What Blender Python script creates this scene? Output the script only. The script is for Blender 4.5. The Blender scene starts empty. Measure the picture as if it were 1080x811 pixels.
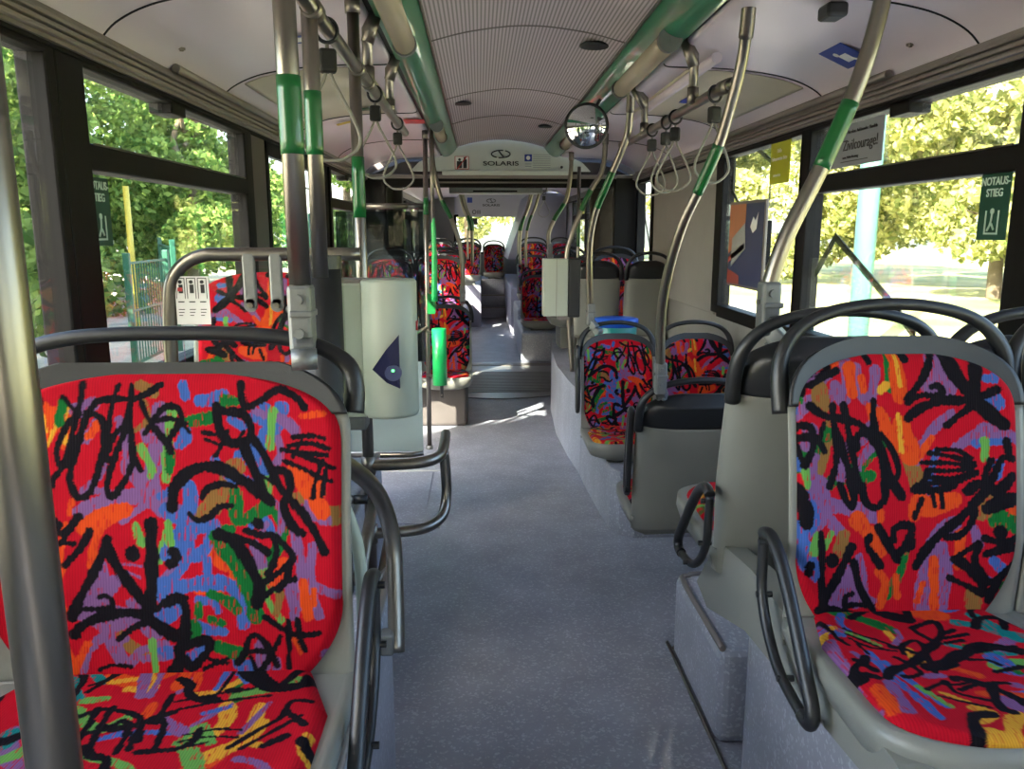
import bpy, bmesh, math, random
import numpy as np
from mathutils import Vector, Matrix
PI = math.pi
R = math.radians
S = bpy.context.scene
COLL = S.collection
random.seed(7)

# ---------------------------------------------------------------- camera
cam_d = bpy.data.cameras.new('camera')
cam = bpy.data.objects.new('camera', cam_d)
COLL.objects.link(cam)
S.camera = cam
cam_d.sensor_width = 36.0
cam_d.lens = 840.0 / 1080.0 * 36.0
cam_d.clip_start = 0.02
cam_d.clip_end = 400
cam.location = (-0.2, 0.0, 1.5)
cam.rotation_euler = (R(90 - 10.916), 0, R(-2.343))

# ---------------------------------------------------------------- world, sun, exposure
W = bpy.data.worlds.new('sky')
S.world = W
W.use_nodes = True
wn = W.node_tree.nodes
bg = wn['Background']
sky = wn.new('ShaderNodeTexSky')
sky.sky_type = 'NISHITA'
sky.sun_disc = False
sky.sun_elevation = R(36)
sky.sun_rotation = R(214)
sky.air_density = 1.0
sky.dust_density = 2.5
W.node_tree.links.new(sky.outputs[0], bg.inputs[0])
bg.inputs[1].default_value = 0.55

sun_d = bpy.data.lights.new('sun', 'SUN')
sun_d.energy = 17.0
sun_d.angle = R(0.6)
sun_d.color = (1.0, 0.93, 0.80)
sun = bpy.data.objects.new('sun', sun_d)
COLL.objects.link(sun)
SUNDIR = Vector((0.56 * math.cos(R(33)), 0.82 * math.cos(R(33)), -math.sin(R(33))))
sun.rotation_euler = SUNDIR.to_track_quat('-Z', 'Y').to_euler()
sun.location = (-20, -30, 30)

S.view_settings.view_transform = 'Standard'
S.view_settings.look = 'None'
S.view_settings.gamma = 1.0
S.view_settings.use_curve_mapping = False
S.view_settings.exposure = 1.85

# ---------------------------------------------------------------- materials
def lin(c):
    return tuple((v / 255 / 12.92) if v / 255 <= 0.04045 else ((v / 255 + 0.055) / 1.055) ** 2.4 for v in c)

MATS = {}
def mat(name, rgb, rough=0.5, metal=0.0, noise=0.0, nscale=8.0, bump=0.0, bscale=200.0, spec=0.5, coat=0.0, emis=None, stretch=None):
    if name in MATS: return MATS[name]
    m = bpy.data.materials.new(name); m.use_nodes = True
    nt = m.node_tree; b = nt.nodes['Principled BSDF']
    c = (*lin(rgb), 1)
    b.inputs['Base Color'].default_value = c
    b.inputs['Roughness'].default_value = rough
    b.inputs['Metallic'].default_value = metal
    b.inputs['Specular IOR Level'].default_value = spec
    b.inputs['Coat Weight'].default_value = coat
    tc = nt.nodes.new('ShaderNodeTexCoord')
    vec = tc.outputs['Object']
    if stretch:
        mp = nt.nodes.new('ShaderNodeMapping'); mp.inputs['Scale'].default_value = stretch
        nt.links.new(vec, mp.inputs[0]); vec = mp.outputs[0]
    if noise > 0:
        n = nt.nodes.new('ShaderNodeTexNoise'); n.inputs['Scale'].default_value = nscale; n.inputs['Detail'].default_value = 5
        nt.links.new(vec, n.inputs['Vector'])
        mx = nt.nodes.new('ShaderNodeMix'); mx.data_type = 'RGBA'
        mx.inputs['A'].default_value = tuple(min(1, v * (1 - noise)) for v in c[:3]) + (1,)
        mx.inputs['B'].default_value = tuple(min(1, v * (1 + noise)) for v in c[:3]) + (1,)
        nt.links.new(n.outputs['Fac'], mx.inputs['Factor'])
        nt.links.new(mx.outputs['Result'], b.inputs['Base Color'])
    if bump > 0:
        n2 = nt.nodes.new('ShaderNodeTexNoise'); n2.inputs['Scale'].default_value = bscale
        nt.links.new(vec, n2.inputs['Vector'])
        bp = nt.nodes.new('ShaderNodeBump'); bp.inputs['Strength'].default_value = bump; bp.inputs['Distance'].default_value = 0.002
        nt.links.new(n2.outputs['Fac'], bp.inputs['Height']); nt.links.new(bp.outputs[0], b.inputs['Normal'])
    if emis:
        b.inputs['Emission Color'].default_value = (*lin(emis[0]), 1); b.inputs['Emission Strength'].default_value = emis[1]
    MATS[name] = m
    return m

STEEL = mat('brushed_steel', (138, 132, 124), 0.33, 1.0, 0.18, 60, stretch=(1, 1, 0.04))
STEELD = mat('dull_steel', (130, 124, 116), 0.42, 1.0, 0.15, 40)
BRACKET = mat('cast_aluminium', (118, 120, 120), 0.45, 0.6, 0.1, 60, 0.2, 300)
GREENBAND = mat('green_plastic_sleeve', (4, 88, 38), 0.35, coat=0.3, noise=0.08)
BLACKP = mat('black_moulded_plastic', (27, 28, 31), 0.40, bump=0.15, bscale=600, noise=0.1)
BLACKRUB = mat('black_rubber', (22, 22, 23), 0.6, noise=0.15, bump=0.2, bscale=150)
FRAMEB = mat('black_window_frame', (12, 10, 10), 0.6, spec=0.2, noise=0.12, bump=0.2, bscale=300)
SHELL = mat('grey_seat_shell', (120, 120, 113), 0.4, noise=0.05, bump=0.15, bscale=500)
WALLG = mat('grey_wall_laminate', (138, 135, 130), 0.5, noise=0.08, bump=0.25, bscale=350)
WALLD = mat('dark_grey_wall_panel', (78, 72, 70), 0.55, noise=0.15, bump=0.3, bscale=250)
CEIL = mat('grey_white_ceiling_panel', (204, 193, 203), 0.38, noise=0.05, nscale=2.0)
TRIMG = mat('grey_aluminium_trim', (124, 116, 112), 0.4, 0.3, noise=0.08)
STRIPG = mat('green_lacquered_strip', (22, 108, 74), 0.3, coat=0.4, noise=0.1, nscale=4)
BOXG = mat('grey_green_sheet_metal', (160, 166, 152), 0.4, noise=0.04)
PORTAL = mat('pale_grey_portal_panel', (188, 194, 188), 0.4, noise=0.04)
DARK = mat('near_black', (18, 18, 20), 0.5, noise=0.2)
CLEARP = mat('frosted_strap_plastic', (125, 122, 116), 0.35, noise=0.1)
WHITE = mat('white_print', (225, 225, 222), 0.5, noise=0.03)
BLACKINK = mat('black_print', (20, 20, 24), 0.5, noise=0.1)
BLUEINK = mat('blue_print', (28, 52, 140), 0.45, noise=0.08)
REDINK = mat('red_print', (170, 30, 35), 0.45, noise=0.08)
GREYINK = mat('grey_print', (120, 124, 130), 0.5, noise=0.1)
LILAC = mat('lilac_grey_panel', (150, 148, 165), 0.5, noise=0.06)

def glass_mat(name, tint, refl=1.0, haze=0.0):
    m = bpy.data.materials.new(name); m.use_nodes = True
    nt = m.node_tree; nt.nodes.clear()
    o = nt.nodes.new('ShaderNodeOutputMaterial')
    t = nt.nodes.new('ShaderNodeBsdfTransparent'); t.inputs[0].default_value = (*tint, 1)
    g = nt.nodes.new('ShaderNodeBsdfGlossy'); g.inputs['Roughness'].default_value = 0.02
    f = nt.nodes.new('ShaderNodeFresnel'); f.inputs[0].default_value = 1.45
    nz = nt.nodes.new('ShaderNodeTexNoise'); nz.inputs['Scale'].default_value = 3
    mm = nt.nodes.new('ShaderNodeMath'); mm.operation = 'MULTIPLY'; mm.inputs[1].default_value = refl
    nt.links.new(f.outputs[0], mm.inputs[0])
    mx = nt.nodes.new('ShaderNodeMixShader')
    nt.links.new(mm.outputs[0], mx.inputs[0]); nt.links.new(t.outputs[0], mx.inputs[1]); nt.links.new(g.outputs[0], mx.inputs[2])
    last = mx
    if haze > 0:
        d = nt.nodes.new('ShaderNodeBsdfDiffuse'); d.inputs[0].default_value = (*tint, 1)
        m2 = nt.nodes.new('ShaderNodeMixShader')
        mr = nt.nodes.new('ShaderNodeMapRange'); mr.inputs['To Min'].default_value = haze * 0.9; mr.inputs['To Max'].default_value = haze * 1.1
        nt.links.new(nz.outputs['Fac'], mr.inputs['Value'])
        nt.links.new(mr.outputs[0], m2.inputs[0]); nt.links.new(mx.outputs[0], m2.inputs[1]); nt.links.new(d.outputs[0], m2.inputs[2])
        last = m2
    nt.links.new(last.outputs[0], o.inputs[0])
    MATS[name] = m
    return m
GLASS = glass_mat('window_glass', (0.95, 0.97, 0.95), 0.35)
GLASSF = glass_mat('frosted_green_glass', (0.56, 0.68, 0.66), 0.6, 0.75)
GLASST = glass_mat('dark_tinted_glass', (0.26, 0.30, 0.32), .6, 0.012)
GLASSC = glass_mat('clear_screen_glass', (0.90, 0.94, 0.90), 0.5)

def floor_mat():
    m = mat('speckled_grey_vinyl', (118, 124, 136), 0.42, spec=0.45)
    nt = m.node_tree; b = nt.nodes['Principled BSDF']
    tc = nt.nodes.new('ShaderNodeTexCoord')
    v = nt.nodes.new('ShaderNodeTexVoronoi'); v.inputs['Scale'].default_value = 130
    nt.links.new(tc.outputs['Object'], v.inputs['Vector'])
    cr = nt.nodes.new('ShaderNodeValToRGB')
    e = cr.color_ramp.elements
    e[0].position = 0.0; e[0].color = (*lin((176, 179, 190)), 1)
    e[1].position = 0.25; e[1].color = (*lin((147, 149, 160)), 1)
    s = nt.nodes.new('ShaderNodeSeparateColor'); nt.links.new(v.outputs['Color'], s.inputs[0])
    nt.links.new(s.outputs[0], cr.inputs[0])
    n = nt.nodes.new('ShaderNodeTexNoise'); n.inputs['Scale'].default_value = 5; n.inputs['Detail'].default_value = 6
    nt.links.new(tc.outputs['Object'], n.inputs['Vector'])
    mp = nt.nodes.new('ShaderNodeMapRange'); mp.inputs['From Min'].default_value = 0.3; mp.inputs['From Max'].default_value = 0.7
    mp.inputs['To Min'].default_value = 0.84; mp.inputs['To Max'].default_value = 1.1
    nt.links.new(n.outputs['Fac'], mp.inputs['Value'])
    mx = nt.nodes.new('ShaderNodeMix'); mx.data_type = 'RGBA'; mx.blend_type = 'MULTIPLY'; mx.inputs['Factor'].default_value = 1
    nt.links.new(cr.outputs[0], mx.inputs['A']); nt.links.new(mp.outputs[0], mx.inputs['B'])
    nt.links.new(mx.outputs['Result'], b.inputs['Base Color'])
    bp = nt.nodes.new('ShaderNodeBump'); bp.inputs['Strength'].default_value = 0.15; bp.inputs['Distance'].default_value = 0.001
    nt.links.new(v.outputs['Distance'], bp.inputs['Height']); nt.links.new(bp.outputs[0], b.inputs['Normal'])
    return m
FLOOR = floor_mat()

def stripe_mat():
    m = mat('perforated_ceiling_panel', (190, 180, 180), 0.5)
    nt = m.node_tree; b = nt.nodes['Principled BSDF']
    tc = nt.nodes.new('ShaderNodeTexCoord')
    w = nt.nodes.new('ShaderNodeTexWave'); w.bands_direction = 'X'; w.inputs['Scale'].default_value = 22; w.inputs['Distortion'].default_value = 0
    nt.links.new(tc.outputs['Object'], w.inputs['Vector'])
    cr = nt.nodes.new('ShaderNodeValToRGB'); e = cr.color_ramp.elements
    e[0].position = 0.25; e[0].color = (*lin((134, 126, 126)), 1)
    e[1].position = 0.55; e[1].color = (*lin((196, 184, 188)), 1)
    nt.links.new(w.outputs['Fac'], cr.inputs[0]); nt.links.new(cr.outputs[0], b.inputs['Base Color'])
    return m
PERF = stripe_mat()

def fabric_mat(name):
    m = bpy.data.materials.new(name); m.use_nodes = True
    nt = m.node_tree; b = nt.nodes['Principled BSDF']
    b.inputs['Roughness'].default_value = 0.85
    b.inputs['Specular IOR Level'].default_value = 0.1
    b.inputs['Sheen Weight'].default_value = 0.0
    a = nt.nodes.new('ShaderNodeVertexColor'); a.layer_name = 'ink'
    tc = nt.nodes.new('ShaderNodeTexCoord')
    w = nt.nodes.new('ShaderNodeTexWave'); w.bands_direction = 'X'; w.inputs['Scale'].default_value = 75; w.inputs['Distortion'].default_value = 1.5
    nt.links.new(tc.outputs['Object'], w.inputs['Vector'])
    mp = nt.nodes.new('ShaderNodeMapRange'); mp.inputs['To Min'].default_value = 0.88; mp.inputs['To Max'].default_value = 1.08
    nt.links.new(w.outputs['Fac'], mp.inputs['Value'])
    mx = nt.nodes.new('ShaderNodeMix'); mx.data_type = 'RGBA'; mx.blend_type = 'MULTIPLY'; mx.inputs['Factor'].default_value = 1
    nt.links.new(a.outputs[0], mx.inputs['A']); nt.links.new(mp.outputs[0], mx.inputs['B'])
    nt.links.new(mx.outputs['Result'], b.inputs['Base Color'])
    bp = nt.nodes.new('ShaderNodeBump'); bp.inputs['Strength'].default_value = 0.25; bp.inputs['Distance'].default_value = 0.001
    nt.links.new(w.outputs['Fac'], bp.inputs['Height']); nt.links.new(bp.outputs[0], b.inputs['Normal'])
    MATS[name] = m
    return m
FABRIC = fabric_mat('red_graffiti_moquette')

# ---------------------------------------------------------------- mesh helpers
def new_obj(name, me, parent=None, loc=None, rot=None):
    o = bpy.data.objects.new(name, me)
    COLL.objects.link(o)
    if parent is not None: o.parent = parent
    if loc is not None: o.location = loc
    if rot is not None: o.rotation_euler = rot
    return o

class MB:
    def __init__(self): self.bm = bmesh.new()
    def box(self, x0, x1, y0, y1, z0, z1, bev=0.0, seg=2, M=None):
        b = bmesh.new()
        bmesh.ops.create_cube(b, size=1.0)
        for v in b.verts:
            v.co = Vector(((x0 + x1) / 2 + v.co.x * (x1 - x0), (y0 + y1) / 2 + v.co.y * (y1 - y0), (z0 + z1) / 2 + v.co.z * (z1 - z0)))
        if bev > 0: bmesh.ops.bevel(b, geom=b.edges[:], offset=bev, segments=seg, affect='EDGES', profile=0.5)
        self._merge(b, M); return self
    def _merge(self, b, M=None):
        if M is not None: bmesh.ops.transform(b, matrix=M, verts=b.verts[:])
        me = bpy.data.meshes.new('t'); b.to_mesh(me); b.free()
        self.bm.from_mesh(me); bpy.data.meshes.remove(me)
    def tube(self, pts, r, seg=14, cap=True, smooth=6, closed=False):
        P = [Vector(p) for p in pts]
        rs = r if isinstance(r, (list, tuple)) else [r] * len(P)
        if smooth and len(P) > 2 or closed:
            P, rs = catmull(P, rs, smooth, closed)
        n = len(P); rings = []
        up = None
        for i in range(n):
            if closed: t = (P[(i + 1) % n] - P[i - 1]).normalized()
            else: t = (P[min(i + 1, n - 1)] - P[max(i - 1, 0)]).normalized()
            if up is None:
                up = Vector((0, 0, 1)) if abs(t.z) < 0.9 else Vector((0, 1, 0))
            up = (up - t * up.dot(t)).normalized()
            sd = t.cross(up)
            rings.append([self.bm.verts.new(P[i] + (up * math.cos(2 * PI * k / seg) + sd * math.sin(2 * PI * k / seg)) * rs[i]) for k in range(seg)])
        rr = range(n) if closed else range(n - 1)
        for i in rr:
            a = rings[i]; b = rings[(i + 1) % n]
            for k in range(seg):
                f = self.bm.faces.new((a[k], a[(k + 1) % seg], b[(k + 1) % seg], b[k])); f.smooth = True
        if cap and not closed:
            self.bm.faces.new(rings[0][::-1]); self.bm.faces.new(rings[-1])
        return self
    def disc(self, c, r, h, axis='Z', seg=32, r2=None):
        b = bmesh.new()
        bmesh.ops.create_cone(b, cap_ends=True, segments=seg, radius1=r, radius2=r if r2 is None else r2, depth=h)
        M = Matrix.Translation(Vector(c)) @ {'Z': Matrix(), 'X': Matrix.Rotation(PI / 2, 4, 'Y'), 'Y': Matrix.Rotation(PI / 2, 4, 'X')}[axis]
        self._merge(b, M); return self
    def grid(self, P, closed_u=False, flip=False, smooth=True):
        nv = len(P); nu = len(P[0])
        V = [[self.bm.verts.new(p) for p in row] for row in P]
        for j in range(nv - 1):
            for i in range(nu if closed_u else nu - 1):
                q = (V[j][i], V[j][(i + 1) % nu], V[j + 1][(i + 1) % nu], V[j + 1][i])
                if flip: q = q[::-1]
                f = self.bm.faces.new(q); f.smooth = smooth
        return V
    def poly(self, pts, thick=None, d=(0, 0, 1)):
        d = Vector(d)
        a = [self.bm.verts.new(Vector(p)) for p in pts]
        self.bm.faces.new(a)
        if thick:
            b = [self.bm.verts.new(Vector(p) + d * thick) for p in pts]
            self.bm.faces.new(b[::-1])
            for i in range(len(a)):
                j = (i + 1) % len(a)
                self.bm.faces.new((a[i], b[i], b[j], a[j]))
        return self
    def mesh(self, name, m):
        bmesh.ops.remove_doubles(self.bm, verts=self.bm.verts[:], dist=1e-5)
        bmesh.ops.recalc_face_normals(self.bm, faces=self.bm.faces[:])
        me = bpy.data.meshes.new(name); self.bm.to_mesh(me); self.bm.free()
        me.materials.append(m)
        return me
    def build(self, name, m, parent=None, loc=None, rot=None):
        return new_obj(name, self.mesh(name, m), parent, loc, rot)

def catmull(P, rs, n, closed=False):
    out = []; ro = []
    N = len(P)
    rng = range(N) if closed else range(N - 1)
    for i in rng:
        if closed: p0, p1, p2, p3 = P[i - 1], P[i], P[(i + 1) % N], P[(i + 2) % N]; r1, r2 = rs[i], rs[(i + 1) % N]
        else: p0, p1, p2, p3 = P[max(i - 1, 0)], P[i], P[i + 1], P[min(i + 2, N - 1)]; r1, r2 = rs[i], rs[i + 1]
        for k in range(n):
            t = k / n
            out.append(0.5 * ((2 * p1) + (-p0 + p2) * t + (2 * p0 - 5 * p1 + 4 * p2 - p3) * t * t + (-p0 + 3 * p1 - 3 * p2 + p3) * t ** 3))
            ro.append(r1 + (r2 - r1) * t)
    if not closed: out.append(P[-1]); ro.append(rs[-1])
    return out, ro

def tag(o, label, cat, group=None, kind=None):
    if label: o['label'] = label
    if cat: o['category'] = cat
    if group: o['group'] = group
    if kind: o['kind'] = kind
    return o
def struct(o):
    o['kind'] = 'structure'; return o
def thing(name, loc, label, cat, group=None, rz=0):
    o = new_obj(name, None, None, loc, (0, 0, rz))
    o.empty_display_size = 0.1
    return tag(o, label, cat, group)

def text_mesh(body, size, depth=0.001, sx=1.0, align='CENTER', bold=0.0):
    c = bpy.data.curves.new('t', 'FONT'); c.body = body; c.size = size; c.extrude = depth; c.align_x = align; c.align_y = 'CENTER'; c.offset = bold
    o = bpy.data.objects.new('t', c); COLL.objects.link(o)
    dg = bpy.context.evaluated_depsgraph_get()
    me = bpy.data.meshes.new_from_object(o.evaluated_get(dg))
    bpy.data.objects.remove(o)
    for v in me.vertices: v.co.x *= sx
    return me
def text(name, body, size, m, parent, loc, rot, sx=1.0, align='CENTER', bold=0.0, depth=0.0008):
    me = text_mesh(body, size, depth, sx, align, bold)
    me.materials.clear(); me.materials.append(m)
    return new_obj(name, me, parent, loc, rot)

# ---------------------------------------------------------------- moquette drawing (x, height) in millimetres on each cushion
INK = {}
INK['L'] = """p20:-11,436,-13,382,-26,327,-23,300;p20:-59,348,-39,324,-19,300,-6,279,28,269;p15:-136,278,-106,291,-73,301,-33,300;p7:-116,312,-73,308,-39,311;p9:-70,263,-46,280,-29,290;p11:-231,432,-211,414,-201,387;p11:-75,423,-65,389,-62,359;p9:-99,362,-106,335,-129,312;p9:-111,420,-125,393;p10:-38,409,-32,392;O7:-52,406,-31,423,-38,450;O13:-44,478,-24,467;o15:-188,441,-175,418,-192,384;o15:-168,438,-155,417,-155,387;o10:-215,326,-202,303;o7:-180,278,-160,248;o5:-146,298,-150,275;o20:-127,254,-86,274,-66,280;o9:-105,420,-122,397;y5:-191,431,-185,407;y4:-154,451,-157,387;y4:-182,384,-171,417;G11:6,440,2,395,-2,327;G9:-42,379,-25,348,-27,334;g10:-161,455,-165,421;b10:23,480,28,460;b13:29,402,19,382;b9:-12,300,15,317;b15:50,453,67,453,87,459;b7:20,477,26,463;b9:100,422,120,411;b9:134,428,161,414,181,411;b12:137,380,150,356,157,339;b15:35,316,36,286,18,265,-2,279;b10:154,443,161,440;b10:34,241,71,258;b9:132,247,136,260,153,263,166,243;b11:22,385,32,395;p12:168,431,191,417,205,404;p8:178,394,181,366,174,352;p8:160,298,183,277,180,242;p10:228,293,234,269;p12:214,280,255,262;p7:141,435,158,428;g13:29,419,50,422,66,425;g10:5,368,3,341;g13:90,453,110,452;g15:109,305,112,264,139,271,160,284;g11:78,247,102,247;G10:168,435,164,380;G10:160,325,163,298;o24:204,335,235,310;o17:221,324,248,276;o7:215,427,249,431;p20:-107,187,-111,156,-125,129;p17:-88,163,-101,143;p3:-87,197,-40,189;p3:-67,183,-44,172;p10:-139,24,-125,58,-88,88,-55,101;p7:-92,57,-68,74;p10:-62,33,-45,53,-8,62;p9:-42,39,8,45;p13:-58,131,-41,121;o7:-156,259,-164,208,-171,168,-161,123;o8:-174,161,-161,191;o8:-187,188,-191,134;o10:-129,65,-153,21;o23:-179,66,-166,38;o9:-100,258,-114,224,-117,194;g9:-187,212,-179,185,-186,151,-175,130;g9:-182,66,-176,35;G9:-50,254,-40,227;G8:0,247,-14,196;G9:-28,66,-25,21;b11:-11,137,-14,161,10,171,27,195;b20:28,243,27,202;b17:-8,113,13,127;b8:-15,52,12,55;b17:-3,206,17,236,44,249,71,252;b13:27,226,41,205,61,218,68,246;b11:61,198,62,177;b17:0,141,17,154,50,160,87,160,111,145,121,121,117,94;b9:47,133,70,129,78,115;b11:36,95,60,85,87,81;b9:25,37,53,54;b10:-5,45,15,51;b15:110,29,120,11;b17:-1,110,9,120;g18:78,235,101,201,118,173,131,142,138,107;g12:67,143,97,129,107,118;g10:47,126,46,109;g17:36,89,39,71;g16:76,57,110,43;g10:66,102,83,95;G9:155,182,172,151;G8:145,179,158,134,178,100;G10:1,257,4,226;O9:179,144,171,110;p12:203,244,213,185,213,151,199,106;p12:234,219,226,168,240,109;p14:139,221,149,193;p7:189,165,199,116;p14:144,59,147,21;p9:171,31,167,14;p7:142,238,159,255;o17:186,192,175,165;o12:216,161,222,106;o7:233,150,233,126;o5:198,72,208,44;k10:-238,474,-220,470,-206,464,-196,453;k6:-161,460,-149,446,-138,436;k7:-132,482,-134,458,-139,439,-155,414,-167,384,-169,367,-164,353,-150,353;k8:-138,434,-145,407,-150,377,-159,353,-172,333,-179,319;k8:-125,434,-132,410,-140,376,-149,339,-147,319,-139,303,-126,302,-116,315,-107,342,-100,376,-98,407,-105,427,-121,431,-132,407,-138,383;k8:-120,439,-108,453,-84,457,-58,456,-38,462,-11,479;k6:-77,479,-84,457,-90,427,-92,390,-94,359;k7:-57,478,-59,444,-68,416,-82,400,-92,376;k8:-58,450,-65,410,-75,383,-87,349,-93,318,-88,301,-76,311,-59,341,-54,369,-58,406,-60,433;k6:-55,376,-49,355,-41,343;k8:-41,449,-31,426,-15,402,7,375;k7:-35,401,-25,419,-8,440,6,446,19,436,22,419,9,402,2,389;k6:-25,419,-4,424,16,422,29,416;k3:-225,377,-213,376;k3:-223,360,-210,362;k3:-222,343,-202,325;k3:-219,330,-204,326;k8:-219,306,-203,286;k10:-206,262,-190,268,-173,265,-170,248;k9:-136,271,-150,254,-160,244;k9:116,480,117,459,127,442,148,452,175,469,192,465,209,455,220,441;k10:77,444,80,415,90,388,110,384,130,391,132,415,117,432,93,435,77,442;k5:83,412,100,391,113,391,122,404;k5:56,402,76,398;k5:61,391,86,381;k5:76,364,86,381,96,405;k14:8,283,11,313,32,337,59,347,89,343,113,329,140,312,166,291;k8:55,299,65,313,86,319,109,316;k12:123,377,133,353,146,325,153,301;k10:137,391,154,366,164,346,174,325,187,304,214,276,234,245;k5:143,336,157,329,173,318;k10:177,342,192,335,197,311,187,294,190,270,210,242;k6:201,393,229,396,252,391;k6:194,380,228,384,259,375;k6:184,373,218,369,255,365;k6:187,356,214,345,242,331,262,324;k6:215,386,201,362;k6:249,355,238,324,233,297;k6:255,345,248,300;k6:208,366,242,355,266,344;k8:35,272,48,262,68,268,82,282,102,285;k14:142,257,146,255;k7:3,443,16,440,23,422,9,406,2,382,5,371;k6:19,419,36,402;k15:-26,257,-25,206,-27,155,-31,121;k11:-93,234,-107,197,-128,157,-146,123,-150,109;k13:-94,221,-77,186,-54,152,-34,124;k7:-150,116,-131,123,-108,122,-91,124,-88,135,-98,144,-108,141;k12:-148,82,-132,99,-102,110,-68,115,-35,111;k8:-80,72,-62,87,-35,100;k15:-35,107,-8,86,19,72,26,79;k8:-18,120,3,137,26,137;k15:-55,212,-55,208;k11:10,212,12,200,3,192;k9:-210,216,-190,219,-177,239,-166,259;k6:-184,215,-163,229,-144,228;k9:-120,247,-134,221,-157,195;k7:-163,230,-147,252;k13:15,55,12,34,1,17;k5:-112,23,-89,30,-62,26;k12:-4,130,16,137,26,120,24,89,12,75,-4,86;k14:81,239,105,228,122,204,135,179,145,155,141,128;k9:98,235,132,227,159,210;k8:125,245,146,238,169,237,186,223,200,202,186,185,165,169,148,159;k8:166,237,174,217,169,193,159,176;k8:199,199,189,168,175,148;k7:155,141,179,158,203,168;k10:231,253,241,233,251,212;k10:197,254,217,240;k7:153,105,175,89,195,77,219,75,239,78;k7:190,98,190,61,188,20;k8:205,99,207,71,215,51;k8:106,29,120,49,124,66,137,75,151,62,161,45,169,24;k6:113,44,140,49,164,41;k6:127,39,137,14;k7:176,72,164,48,143,14;k11:12,21,15,45,32,61,59,68,63,57,46,34,32,24,22,38;k5:52,20,89,36;k5:59,37,89,29;k12:7,212,14,202,3,192"""
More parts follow.
